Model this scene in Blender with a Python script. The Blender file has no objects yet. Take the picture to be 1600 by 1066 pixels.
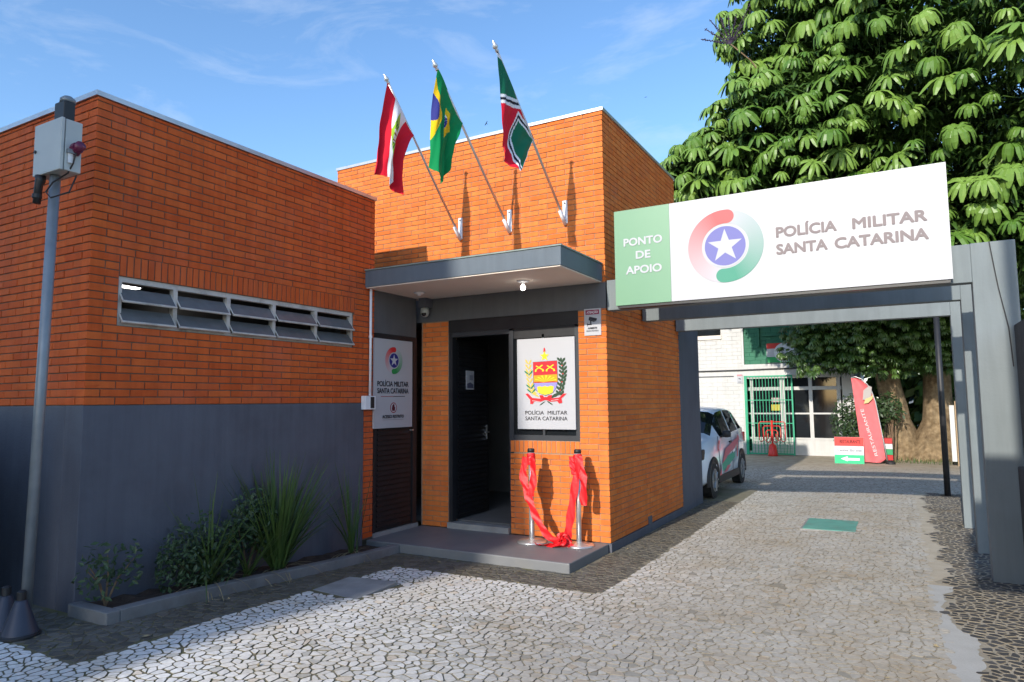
import bpy, math, random
from mathutils import Vector, Matrix
random.seed(7)
SC = bpy.context.scene
COL = SC.collection
R = math.radians

# ------------------------------------------------------------------ camera
CAM = Vector((2.9235, -7.5, 1.625))
YAW, PITCH, ROLL, FPX = 29.2232, 5.1050, -0.5067, 1064.765
def cam_axes():
    y, p, r = R(YAW), R(PITCH), R(ROLL)
    f = Vector((-math.sin(y)*math.cos(p), math.cos(y)*math.cos(p), math.sin(p)))
    rt = Vector((math.cos(y), math.sin(y), 0)); up = rt.cross(f)
    return (rt*math.cos(r)+up*math.sin(r), up*math.cos(r)-rt*math.sin(r), f)
RT, UP, FW = cam_axes()
cd = bpy.data.cameras.new('camera'); cam = bpy.data.objects.new('camera', cd); COL.objects.link(cam)
M = Matrix((RT, UP, -FW)).transposed().to_4x4(); M.translation = CAM
cam.matrix_world = M
cd.sensor_width = 36; cd.lens = FPX/1600*36; cd.clip_start = .05; cd.clip_end = 3000
SC.camera = cam
def in_view(p, m=.08):
    d = Vector(p)-CAM; k = d.dot(FW)
    if k < .3: return False
    u = d.dot(RT)/k*FPX/800; v = d.dot(UP)/k*FPX/533
    return abs(u) < 1+m and abs(v) < 1+m

# ------------------------------------------------------------------ light
SUN = Vector((0.055, 1.0, -0.44)).normalized()      # direction the light travels
EL = math.asin(-SUN.z); AZ = math.atan2(-SUN.x, -SUN.y)
w = bpy.data.worlds.new('World'); SC.world = w; w.use_nodes = True
nt = w.node_tree; nt.nodes.clear()
out = nt.nodes.new('ShaderNodeOutputWorld'); bg = nt.nodes.new('ShaderNodeBackground')
sky = nt.nodes.new('ShaderNodeTexSky'); sky.sky_type = 'NISHITA'; sky.sun_disc = False
sky.sun_elevation = EL; sky.sun_rotation = AZ; sky.air_density = 1.0; sky.dust_density = .6; sky.ozone_density = 3.0
tc = nt.nodes.new('ShaderNodeTexCoord'); mp = nt.nodes.new('ShaderNodeMapping'); mp.inputs['Scale'].default_value = (2.2, 3.2, 9.0)
mp.inputs['Rotation'].default_value = (.25, .35, .3)
nz = nt.nodes.new('ShaderNodeTexNoise'); nz.inputs['Scale'].default_value = 1.5; nz.inputs['Detail'].default_value = 9; nz.inputs['Roughness'].default_value = .62
nz.inputs['Distortion'].default_value = .6
rp = nt.nodes.new('ShaderNodeValToRGB'); rp.color_ramp.elements[0].position = .5; rp.color_ramp.elements[1].position = .9
rp.color_ramp.elements[1].color = (.5, .5, .5, 1)
mx = nt.nodes.new('ShaderNodeMixRGB'); mx.inputs['Color2'].default_value = (4.2, 4.6, 5.2, 1)
hs = nt.nodes.new('ShaderNodeHueSaturation'); hs.inputs['Saturation'].default_value = 1.09; hs.inputs['Value'].default_value = 1.25
L = nt.links
L.new(tc.outputs['Generated'], mp.inputs['Vector']); L.new(mp.outputs['Vector'], nz.inputs['Vector'])
L.new(nz.outputs['Fac'], rp.inputs['Fac']); L.new(rp.outputs['Color'], mx.inputs['Fac'])
L.new(sky.outputs['Color'], hs.inputs['Color']); L.new(hs.outputs['Color'], mx.inputs['Color1']); L.new(mx.outputs['Color'], bg.inputs['Color'])
L.new(bg.outputs['Background'], out.inputs['Surface'])
bg.inputs['Strength'].default_value = .15
sl = bpy.data.lights.new('sun', 'SUN'); sl.energy = 3.1; sl.angle = R(.6); sl.color = (1, .93, .82)
so = bpy.data.objects.new('sun', sl); COL.objects.link(so)
so.rotation_euler = SUN.to_track_quat('-Z', 'Y').to_euler(); so.location = (-3, -30, 20)
vs = SC.view_settings; vs.view_transform = 'Standard'; vs.look = 'None'; vs.gamma = 1; vs.use_curve_mapping = False
vs.exposure = 0.6
SC.render.resolution_x = 1024; SC.render.resolution_y = 682
SC.cycles.max_bounces = 6; SC.cycles.transparent_max_bounces = 8

# ------------------------------------------------------------------ materials
def mat(name, c1, c2=None, rough=.7, nscale=6, bump=0, bscale=60, metal=0, tone=None, spec=.5, wear=None, wscale=1.2, trans=0, obj_random=False, emit=0, coat=0, streak=0):
    m = bpy.data.materials.new(name); m.use_nodes = True
    n = m.node_tree.nodes; l = m.node_tree.links
    b = n['Principled BSDF']; b.inputs['Roughness'].default_value = rough; b.inputs['Metallic'].default_value = metal
    b.inputs['Specular IOR Level'].default_value = spec
    if coat: b.inputs['Coat Weight'].default_value = coat; b.inputs['Coat Roughness'].default_value = .08
    if trans: b.inputs['Transmission Weight'].default_value = trans
    g = n.new('ShaderNodeNewGeometry'); pos = g.outputs['Position']
    b.inputs['Base Color'].default_value = (*c1, 1)
    cur = None
    if c2 is not None:
        mixn = n.new('ShaderNodeMixRGB'); mixn.inputs['Color1'].default_value = (*c1, 1); mixn.inputs['Color2'].default_value = (*c2, 1)
        t = n.new('ShaderNodeTexNoise'); t.inputs['Scale'].default_value = nscale; t.inputs['Detail'].default_value = 6
        l.new(pos, t.inputs['Vector'])
        r_ = n.new('ShaderNodeMapRange'); r_.inputs[1].default_value = .32; r_.inputs[2].default_value = .68
        l.new(t.outputs['Fac'], r_.inputs[0])
        fac = r_.outputs[0]
        if tone is not None:          # per-piece colour: attribute "tone" plus the object's own random number
            a = n.new('ShaderNodeAttribute'); a.attribute_name = 'tone'
            ad = n.new('ShaderNodeMath'); ad.operation = 'ADD'; l.new(a.outputs['Fac'], ad.inputs[0])
            if obj_random:
                oi = n.new('ShaderNodeObjectInfo'); l.new(oi.outputs['Random'], ad.inputs[1])
            fr = n.new('ShaderNodeMath'); fr.operation = 'FRACT'; l.new(ad.outputs[0], fr.inputs[0])
            mm = n.new('ShaderNodeMath'); mm.operation = 'MULTIPLY_ADD'; l.new(r_.outputs[0], mm.inputs[0]); mm.inputs[1].default_value = 1-tone
            ml = n.new('ShaderNodeMath'); ml.operation = 'MULTIPLY'; l.new(fr.outputs[0], ml.inputs[0]); ml.inputs[1].default_value = tone
            l.new(ml.outputs[0], mm.inputs[2]); fac = mm.outputs[0]
        l.new(fac, mixn.inputs['Fac']); cur = mixn.outputs['Color']
    if wear is not None:
        t2 = n.new('ShaderNodeTexNoise'); t2.inputs['Scale'].default_value = wscale; t2.inputs['Detail'].default_value = 8; t2.inputs['Roughness'].default_value = .65
        l.new(pos, t2.inputs['Vector'])
        r2 = n.new('ShaderNodeMapRange'); r2.inputs[1].default_value = .48; r2.inputs[2].default_value = .72; r2.inputs[4].default_value = .75
        l.new(t2.outputs['Fac'], r2.inputs[0])
        m2 = n.new('ShaderNodeMixRGB'); m2.inputs['Color2'].default_value = (*wear, 1); m2.inputs['Color1'].default_value = (*c1, 1)
        if cur: l.new(cur, m2.inputs['Color1'])
        l.new(r2.outputs[0], m2.inputs['Fac']); cur = m2.outputs['Color']
    if streak and cur:      # rain runs and uneven roller coats
        mpn = n.new('ShaderNodeMapping'); mpn.inputs['Scale'].default_value = (7, 7, .55); l.new(pos, mpn.inputs['Vector'])
        t5 = n.new('ShaderNodeTexNoise'); t5.inputs['Scale'].default_value = 1.6; t5.inputs['Detail'].default_value = 7; t5.inputs['Roughness'].default_value = .6
        l.new(mpn.outputs['Vector'], t5.inputs['Vector'])
        r5 = n.new('ShaderNodeMapRange'); r5.inputs[1].default_value = .35; r5.inputs[2].default_value = .65; r5.inputs[3].default_value = 1-streak; r5.inputs[4].default_value = 1+streak*.45
        l.new(t5.outputs['Fac'], r5.inputs[0])
        m5 = n.new('ShaderNodeMixRGB'); m5.blend_type = 'MULTIPLY'; m5.inputs['Fac'].default_value = 1
        l.new(cur, m5.inputs['Color1']); l.new(r5.outputs[0], m5.inputs['Color2']); cur = m5.outputs['Color']
    if cur: l.new(cur, b.inputs['Base Color'])
    if bump:
        t3 = n.new('ShaderNodeTexNoise'); t3.inputs['Scale'].default_value = bscale; t3.inputs['Detail'].default_value = 8
        l.new(pos, t3.inputs['Vector'])
        bp_ = n.new('ShaderNodeBump'); bp_.inputs['Strength'].default_value = bump; bp_.inputs['Distance'].default_value = .01
        l.new(t3.outputs['Fac'], bp_.inputs['Height']); l.new(bp_.outputs['Normal'], b.inputs['Normal'])
    if emit:
        b.inputs['Emission Color'].default_value = (*c1, 1); b.inputs['Emission Strength'].default_value = emit
    return m
def print_mat(name, rough=.45, sheen=0, trans=0):
    m = bpy.data.materials.new(name); m.use_nodes = True
    n = m.node_tree.nodes; l = m.node_tree.links; b = n['Principled BSDF']
    a = n.new('ShaderNodeAttribute'); a.attribute_name = 'col'; l.new(a.outputs['Color'], b.inputs['Base Color'])
    b.inputs['Roughness'].default_value = rough; b.inputs['Specular IOR Level'].default_value = .25
    return m
X = {}
X['brick'] = mat('fired_clay_brick', (.66, .15, .026), (.78, .232, .053), .82, 14, .25, 90, tone=.75, obj_random=True, wear=(.60, .15, .05), wscale=2.2, spec=.25, streak=0.12)
X['brick_shaded'] = mat('shaded_clay_brick', (.53, .084, .017), (.66, .138, .031), .82, 14, .25, 90, tone=.72, obj_random=True, wear=(.56, .12, .05), wscale=1.7, spec=.25, streak=0.14)  # clay brick with the redder look of shade put into its colour
X['mortar_dark'] = mat('dark_mortar', (.17, .12, .085), (.12, .085, .06), .95, 20, .3, 120)
X['mortar'] = mat('mortar', (.38, .25, .165), (.31, .20, .13), .95, 20, .3, 120)
X['grey_paint'] = mat('grey_wall_paint', (.098, .105, .132), (.112, .12, .148), .62, 3, .25, 55, wear=(.082, .085, .105), wscale=1.6, spec=.3, streak=0.1)
X['grey_frame'] = mat('grey_concrete_paint', (.185, .215, .225), (.205, .235, .245), .7, 2.5, .15, 40, wear=(.165, .19, .2), wscale=1.4, spec=.3, streak=0.09)
X['canopy_grey'] = mat('canopy_grey_paint', (.10, .13, .16), (.115, .145, .175), .6, 3, .1, 50, streak=0.08)
X['lintel'] = mat('dark_grey_paint', (.10, .105, .115), (.115, .12, .13), .65, 4, .1, 50, streak=0.08)
X['cream'] = mat('soffit_paint', (.78, .68, .59), (.80, .71, .62), .8, 3, .08, 60)
X['flashing'] = mat('metal_flashing', (.62, .63, .64), (.5, .51, .52), .38, 5, metal=.7)
X['dark_metal'] = mat('black_door_paint', (.012, .012, .014), (.018, .018, .02), .42, 6)
X['frame_black'] = mat('black_aluminium', (.016, .017, .02), (.024, .025, .028), .38, 5)
X['frame_grey'] = mat('grey_aluminium', (.036, .04, .047), (.042, .047, .054), .4, 5)
X['win_steel'] = mat('grey_steel_frame', (.50, .47, .44), (.56, .53, .49), .55, 9, wear=(.22, .2, .18), wscale=6)
X['louvre_glass'] = mat('ribbed_glass', (.13, .135, .14), (.16, .165, .17), .25, 8, .3, 160, trans=.15)
X['dark_glass'] = mat('dark_glass', (.012, .014, .016), None, .06, spec=.6)
X['room'] = mat('interior_paint', (.16, .155, .15), (.14, .135, .13), .9, 3)
X['concrete'] = mat('grey_concrete', (.26, .26, .255), (.34, .335, .32), .85, 5, .35, 50, wear=(.2, .195, .18), wscale=2.4)
X['porch'] = mat('porch_floor_paint', (.165, .17, .18), (.195, .20, .205), .55, 3, .12, 60, wear=(.23, .225, .21), wscale=2)
X['curb'] = mat('curb_paint', (.15, .155, .16), (.2, .2, .2), .8, 4, .4, 40, wear=(.11, .10, .09), wscale=3)
X['soil'] = mat('garden_soil', (.035, .022, .015), (.07, .045, .03), 1, 12, .8, 50)
X['galv'] = mat('galvanised_steel', (.20, .225, .25), (.26, .285, .31), .45, 8, metal=.35, wear=(.24, .25, .26), wscale=5)
X['cab'] = mat('cabinet_paint', (.42, .45, .45), (.46, .49, .48), .45, 4)
X['blackp'] = mat('black_plastic', (.015, .015, .017), (.022, .022, .024), .5, 8)
X['maroon'] = mat('maroon_plastic', (.13, .012, .05), None, .35)
X['white'] = mat('white_plastic', (.78, .79, .82), None, .4)
X['signwhite'] = mat('sign_board_white', (.465, .47, .50), (.455, .46, .49), .4, 1.5)
X['signgreen'] = mat('sign_board_green', (.155, .32, .195), (.165, .335, .205), .4, 1.5)
X['print'] = print_mat('printed_ink', .65)
X['cloth'] = print_mat('flag_cloth', .75)
X['pole'] = mat('pole_aluminium', (.55, .54, .53), (.62, .61, .60), .35, 9, metal=.6)
X['chrome'] = mat('brushed_steel', (.66, .66, .66), (.74, .74, .74), .30, 40, metal=.75)
X['red_satin'] = mat('red_satin', (.70, .010, .016), (.56, .006, .012), .5, 14, .35, 26)
X['bulb'] = mat('lit_bulb', (1, .96, .88), None, .3, emit=5)
X['tube'] = mat('lit_tube', (1, .98, .95), None, .3, emit=5)
X['carpaint'] = mat('white_car_paint', (.74, .78, .84), (.76, .80, .86), .25, 2, coat=.6)
X['carblue'] = mat('pale_blue_car_paint', (.45, .52, .62), (.45, .5, .6), .3, 2, coat=.6)
X['rubber'] = mat('tyre_rubber', (.02, .02, .021), (.03, .03, .03), .85, 20)
X['rim'] = mat('alloy_rim', (.32, .32, .33), None, .35, metal=.7)
X['lens'] = mat('headlight_lens', (.55, .6, .68), None, .08, spec=.8)
X['stone'] = None
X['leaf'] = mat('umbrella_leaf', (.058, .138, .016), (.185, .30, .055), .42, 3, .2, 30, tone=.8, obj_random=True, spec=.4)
X['leaf_shaded'] = mat('shaded_glossy_leaf', (.03, .07, .014), (.085, .155, .03), .35, 3, .2, 30, tone=.8, obj_random=True, spec=.5)  # darker copy of the leaf, crown shade put into the colour
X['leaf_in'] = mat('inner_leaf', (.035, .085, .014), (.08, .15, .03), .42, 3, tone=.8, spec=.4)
X['shrub'] = mat('shrub_leaf', (.022, .045, .016), (.042, .08, .024), .5, 6, tone=.7, obj_random=True)
X['blade'] = mat('strap_leaf', (.04, .085, .018), (.085, .14, .036), .45, 8, tone=.7)
X['dryblade'] = mat('dry_blade', (.25, .20, .11), (.32, .26, .15), .8, 8)
X['bark'] = mat('bark', (.17, .115, .06), (.33, .245, .145), .95, 9, 1.6, 22, wear=(.09, .055, .03), wscale=3.5, streak=0.28)
X['twig'] = mat('twig', (.16, .10, .06), (.24, .17, .10), .9, 9)
X['flower'] = mat('dark_inflorescence', (.035, .018, .05), None, .7)
X['redflower'] = mat('red_inflorescence', (.35, .015, .015), None, .7)
X['bldwhite'] = mat('white_building_paint', (.62, .61, .59), (.58, .57, .55), .8, 3, .1, 40, wear=(.52, .51, .48), wscale=.8, streak=0.06)
X['bldgreen'] = mat('dark_green_paint', (.012, .13, .07), (.018, .16, .085), .6, 4)
X['gategreen'] = mat('gate_green_paint', (.02, .33, .17), (.03, .37, .2), .45, 5)
X['redpaint'] = mat('red_paint', (.62, .03, .02), None, .45)
X['manhole'] = mat('green_plate', (.11, .34, .27), (.15, .40, .32), .6, 6, .4, 80, wear=(.17, .25, .2), wscale=4)
X['stucco'] = mat('dark_rough_stucco', (.05, .05, .052), (.075, .075, .076), .95, 10, 1.0, 70, streak=0.2)
X['cone'] = mat('grey_blue_plastic', (.032, .036, .055), (.042, .046, .066), .4, 6)
X['wood'] = mat('wood', (.30, .20, .11), (.38, .27, .16), .8, 8)
X['neighbour'] = mat('neighbour_render', (.45, .43, .40), (.5, .48, .45), .85, 1)

# ------------------------------------------------------------------ mesh helpers
ORG = {}
def link(o): COL.objects.link(o); return o
def thing(name, label, cat, loc, group=None, kind=None):
    o = bpy.data.objects.new(name, None); link(o); o.location = loc; o.empty_display_size = .2
    ORG[o.name] = Vector(loc)
    if label: o['label'] = label
    if cat: o['category'] = cat
    if group: o['group'] = group
    if kind: o['kind'] = kind
    return o
class MB:
    def __init__(s): s.v = []; s.f = []; s.m = []; s.c = []; s.t = []
    def add(s, vs, fs, m=0, col=None, tone=0):
        n = len(s.v); s.v += [tuple(p) for p in vs]
        for f in fs:
            s.f.append(tuple(i+n for i in f)); s.m.append(m); s.c.append(col); s.t.append(tone)
    def box(s, x0, x1, y0, y1, z0, z1, m=0, col=None, tone=0):
        if x0 > x1: x0, x1 = x1, x0
        if y0 > y1: y0, y1 = y1, y0
        if z0 > z1: z0, z1 = z1, z0
        s.add([(x0,y0,z0),(x1,y0,z0),(x1,y1,z0),(x0,y1,z0),(x0,y0,z1),(x1,y0,z1),(x1,y1,z1),(x0,y1,z1)],
              [(0,3,2,1),(4,5,6,7),(0,1,5,4),(1,2,6,5),(2,3,7,6),(3,0,4,7)], m, col, tone)
        return s
    def prism(s, poly, ax, a0, a1, m=0):      # polygon in the two other axes, extruded along ax
        n = len(poly)
        def P(p, a): return {'x': (a, p[0], p[1]), 'y': (p[0], a, p[1]), 'z': (p[0], p[1], a)}[ax]
        s.add([P(p, a0) for p in poly]+[P(p, a1) for p in poly],
              [tuple(range(n))[::-1], tuple(range(n, 2*n))]+[(i, (i+1) % n, n+(i+1) % n, n+i) for i in range(n)], m)
        return s
    def tube(s, pts, r, n=8, m=0, cap=True):
        pts = [Vector(p) for p in pts]; k = len(pts)
        rr = r if isinstance(r, (list, tuple)) else [r]*k
        ring = []; prev = None
        for i in range(k):
            t = (pts[min(i+1, k-1)]-pts[max(i-1, 0)])
            if t.length < 1e-9: t = Vector((0, 0, 1))
            t.normalize()
            a = prev if prev is not None else (Vector((0, 0, 1)) if abs(t.z) < .9 else Vector((1, 0, 0)))
            u = (a - t*a.dot(t)); 
            if u.length < 1e-6: u = t.orthogonal()
            u.normalize(); v = t.cross(u); prev = u
            ring += [pts[i]+(u*math.cos(q*2*math.pi/n)+v*math.sin(q*2*math.pi/n))*rr[i] for q in range(n)]
        fs = [(i*n+q, i*n+(q+1) % n, (i+1)*n+(q+1) % n, (i+1)*n+q) for i in range(k-1) for q in range(n)]
        if cap: fs += [tuple(range(n))[::-1], tuple(range((k-1)*n, k*n))]
        s.add(ring, fs, m); return s
    def lathe(s, prof, c=(0, 0, 0), n=20, m=0):       # prof: (r, z)
        c = Vector(c); vs = []; k = len(prof)
        for r, z in prof:
            vs += [c+Vector((r*math.cos(2*math.pi*q/n), r*math.sin(2*math.pi*q/n), z)) for q in range(n)]
        fs = [(i*n+q, i*n+(q+1) % n, (i+1)*n+(q+1) % n, (i+1)*n+q) for i in range(k-1) for q in range(n)]
        fs += [tuple(range(n))[::-1], tuple(range((k-1)*n, k*n))]
        s.add(vs, fs, m); return s
    def poly(s, pts, m=0, col=None, tone=0):
        s.add(pts, [tuple(range(len(pts)))], m, col, tone); return s
    def mesh(s, name, mats, org=Vector((0, 0, 0)), smooth=False):
        me = bpy.data.meshes.new(name)
        me.from_pydata([(p[0]-org[0], p[1]-org[1], p[2]-org[2]) for p in s.v], [], s.f)
        for m in (mats if isinstance(mats, (list, tuple)) else [mats]): me.materials.append(m)
        if any(s.m): me.polygons.foreach_set('material_index', s.m)
        if any(c is not None for c in s.c):
            a = me.attributes.new('col', 'FLOAT_COLOR', 'FACE')
            a.data.foreach_set('color', [q for c in s.c for q in (*(c or (.8, .8, .8)), 1)])
        if any(s.t):
            a = me.attributes.new('tone', 'FLOAT', 'FACE'); a.data.foreach_set('value', s.t)
        if smooth:
            me.polygons.foreach_set('use_smooth', [True]*len(s.f))
        me.update(); return me
    def build(s, name, mats, parent=None, smooth=False, loc=None, bevel=0):
        org = ORG[parent.name] if parent is not None else Vector(loc or (0, 0, 0))
        o = bpy.data.objects.new(name, s.mesh(name, mats, org, smooth)); link(o)
        if parent is not None: o.parent = parent
        else: o.location = org
        ORG[o.name] = org
        if bevel:
            b = o.modifiers.new('bevel', 'BEVEL'); b.width = bevel; b.segments = 2; b.limit_method = 'ANGLE'
        if smooth == 'auto':
            pass
        return o
def tag(o, label=None, cat=None, group=None, kind=None):
    if label: o['label'] = label
    if cat: o['category'] = cat
    if group: o['group'] = group
    if kind: o['kind'] = kind
    return o

# printed marks -----------------------------------------------------------
class Frame:
    def __init__(s, o, u, v):
        s.o = Vector(o); s.u = Vector(u).normalized(); s.v = Vector(v).normalized(); s.n = s.u.cross(s.v)
    def p(s, a, b, k=0): return s.o+s.u*a+s.v*b+s.n*(.0015*k+.002)
_fontcache = {}
def text_mesh(t, bold):
    key = (t, bold)
    if key not in _fontcache:
        c = bpy.data.curves.new('lettering_curve', 'FONT'); c.body = t; c.size = 1; c.offset = bold; c.resolution_u = 4
        o = bpy.data.objects.new('lettering_source', c); link(o)
        me = bpy.data.meshes.new_from_object(o.evaluated_get(bpy.context.evaluated_depsgraph_get()))
        _fontcache[key] = ([tuple(v.co) for v in me.vertices], [tuple(p.vertices) for p in me.polygons])
        bpy.data.objects.remove(o); bpy.data.curves.remove(c); bpy.data.meshes.remove(me)
    return _fontcache[key]
def put_text(mb, fr, t, u0, u1, v0, cap, col, k=2, bold=.02):
    vs, fs = text_mesh(t, 0)
    xs = [p[0] for p in vs]; a, b = min(xs), max(xs)
    hv, _ = text_mesh('H', 0); hh = max(p[1] for p in hv)
    e = bold*cap*1.25          # weight: the glyph repeated a hair apart, each print a hair above the last
    u0 += e; u1 -= e; v0 += e; cap -= 2*e
    for i in range(9):
        ox, oy = (0, 0) if i == 0 else (e*math.cos(i*math.pi/4), e*math.sin(i*math.pi/4))
        mb.add([fr.p(u0+ox+(p[0]-a)/(b-a)*(u1-u0), v0+oy+p[1]/hh*cap, k+.09*i) for p in vs], fs, 0, col)
def put_poly(mb, fr, pts, col, k=1): mb.poly([fr.p(a, b, k) for a, b in pts], 0, col)
def circle(cx, cy, r, n=40, ry=None): return [(cx+r*math.cos(2*math.pi*i/n), cy+(ry or r)*math.sin(2*math.pi*i/n)) for i in range(n)]
def star(cx, cy, r, ri=None, rot=90, n=5):
    ri = ri or r*.4
    return [(cx+(r if i % 2 == 0 else ri)*math.cos(R(rot+i*180/n)), cy+(r if i % 2 == 0 else ri)*math.sin(R(rot+i*180/n))) for i in range(2*n)]
def put_star(mb, fr, cx, cy, r, col, k, ri=None, rot=90, n=5):
    p = star(cx, cy, r, ri, rot, n)
    for i in range(0, 2*n): mb.poly([fr.p(cx, cy, k), fr.p(*p[i], k), fr.p(*p[(i+1) % (2*n)], k)], 0, col)
def lerp(a, b, t): return tuple(a[i]+(b[i]-a[i])*t for i in range(len(a)))
def put_logo(mb, fr, cx, cy, r, red, green, blue, white, sq=1.0):
    # two comma-shaped sweeps round a disc with a star
    ro, ri = r, r*.62; rm = (ro+ri)/2; hw = (ro-ri)/2; N = 44
    for (a0, a1, colr, bg_) in ((85, 262, red, white), (265, 442, green, white)):
        for i in range(N):
            t0, t1 = i/N, (i+1)/N
            c = lerp(colr, bg_, max(0, (t0-.12)/.88)**.9)
            q0, q1 = R(a0+(a1-a0)*t0), R(a0+(a1-a0)*t1)
            put_poly(mb, fr, [(cx+sq*ro*math.cos(q0), cy+ro*math.sin(q0)), (cx+sq*ro*math.cos(q1), cy+ro*math.sin(q1)),
                              (cx+sq*ri*math.cos(q1), cy+ri*math.sin(q1)), (cx+sq*ri*math.cos(q0), cy+ri*math.sin(q0))], c, 1+.4*(a0 > 200))
        q = R(a0)
        put_poly(mb, fr, circle(cx+sq*rm*math.cos(q), cy+rm*math.sin(q), hw*sq, 24, hw), colr, 1.8)
    put_poly(mb, fr, circle(cx, cy, r*.585*sq, 44, r*.585), white, 2.2)
    put_poly(mb, fr, circle(cx, cy, r*.54*sq, 44, r*.54), blue, 2.6)
    p = star(cx, cy, r*.47, r*.185)
    p = [(cx+(a-cx)*sq, b) for a, b in p]
    for i in range(10): mb.poly([fr.p(cx, cy, 3), fr.p(*p[i], 3), fr.p(*p[(i+1) % 10], 3)], 0, white)

# ------------------------------------------------------------------ ground height
def ss(a, b, x):
    t = max(0., min(1., (x-a)/(b-a))); return t*t*(3-2*t)
def gh(x, y):
    return (.03-.13*ss(-4.6, -.9, y))*(1-ss(.3, 3., x))*(1-ss(8, 12, y))

# key planes of the place (metres)
XA, YA, YAE, ZA = -2.683, -4.434, -.985, 4.207       # low building
ZG = 1.624                                            # top of the grey dado
ZB, XBL, YBE = 5.168, -4.276, 3.078                   # tall building
ZCB, ZCT, YC = 3.029, 3.243, -1.161                   # canopy

# ------------------------------------------------------------------ ground and paving
g = MB(); g.add([(-900, -900, -.25), (900, -900, -.25), (900, 900, -.25), (-900, 900, -.25)], [(0, 1, 2, 3)])
X['earth'] = mat('bare_ground', (.17, .15, .12), (.24, .215, .18), .95, .6, .4, 12)
tag(g.build('ground', X['earth']), kind='structure')

def x_border(y): return -1.60-.13*ss(-5., -1.7, y)
def zone(x, y):
    """0 pale mosaic, 1 dark basalt, 2 cement patch (no stones), -1 nothing"""
    if x < XA-.005 and y > YA-.01: return -1
    if x < -2.16 and y > -4.49: return -1                 # planter
    if y > -1.115 and x < .01 and y < 4.28: return -1      # porch and building
    if -1.73 < x < -1.13 and -3.0 < y < -2.36: return 3    # concrete cover
    if 1.79 < x < 2.42 and 2.08 < y < 2.94: return 3       # green plate
    wob = .05*math.sin(y*5.3)+.035*math.sin(y*13.1+1)+.02*math.sin(y*31)
    xc = 3.13+.02*math.sin(y*2.2)
    if x > xc:
        if y < -.33:
            tb = ((-9, .22), (-2.9, .16), (-2.5, .17), (-2.1, .17), (-1.75, .18), (-1.55, .10), (-1.0, .055), (-.7, .10), (-.4, .19), (-.2, .19)); wid = .17
            for (ya_, wa_), (yb2_, wb_) in zip(tb, tb[1:]):
                if ya_ <= y <= yb2_: wid = wa_+(wb_-wa_)*(y-ya_)/(yb2_-ya_)
            wid += wob*.35
        else: wid = .13+wob*.8
        if x < xc+wid: return 2
        return 1
    if y < -5.02-.04*(x+1.6): return 0
    if x < x_border(y): return 1
    if y > -1.69 and x < .54 and y < 4.6: return 1
    return 0
def stone_material():
    m = bpy.data.materials.new('mosaic_stone'); m.use_nodes = True
    n = m.node_tree.nodes; l = m.node_tree.links; b = n['Principled BSDF']
    a = n.new('ShaderNodeAttribute'); a.attribute_name = 'col'
    g_ = n.new('ShaderNodeNewGeometry')
    t = n.new('ShaderNodeTexNoise'); t.inputs['Scale'].default_value = 1.3; t.inputs['Detail'].default_value = 7; t.inputs['Roughness'].default_value = .6
    l.new(g_.outputs['Position'], t.inputs['Vector'])
    r_ = n.new('ShaderNodeMapRange'); r_.inputs[1].default_value = .44; r_.inputs[2].default_value = .72; r_.inputs[4].default_value = .7
    l.new(t.outputs['Fac'], r_.inputs[0])
    mx_ = n.new('ShaderNodeMixRGB'); mx_.blend_type = 'MULTIPLY'; mx_.inputs['Color2'].default_value = (.80, .70, .56, 1)
    l.new(r_.outputs[0], mx_.inputs['Fac']); l.new(a.outputs['Color'], mx_.inputs['Color1'])
    t2 = n.new('ShaderNodeTexNoise'); t2.inputs['Scale'].default_value = 38; t2.inputs['Detail'].default_value = 6
    l.new(g_.outputs['Position'], t2.inputs['Vector'])
    r2 = n.new('ShaderNodeMapRange'); r2.inputs[1].default_value = .3; r2.inputs[2].default_value = .75; r2.inputs[3].default_value = .82; r2.inputs[4].default_value = 1.08
    l.new(t2.outputs['Fac'], r2.inputs[0])
    m3 = n.new('ShaderNodeMixRGB'); m3.blend_type = 'MULTIPLY'; m3.inputs['Fac'].default_value = 1
    l.new(mx_.outputs['Color'], m3.inputs['Color1']); l.new(r2.outputs[0], m3.inputs['Color2'])
    l.new(m3.outputs['Color'], b.inputs['Base Color'])
    bu = n.new('ShaderNodeBump'); bu.inputs['Strength'].default_value = .35; bu.inputs['Distance'].default_value = .006
    l.new(t2.outputs['Fac'], bu.inputs['Height']); l.new(bu.outputs['Normal'], b.inputs['Normal'])
    b.inputs['Roughness'].default_value = .72; b.inputs['Specular IOR Level'].default_value = .3
    return m
X['stone'] = stone_material()
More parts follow.
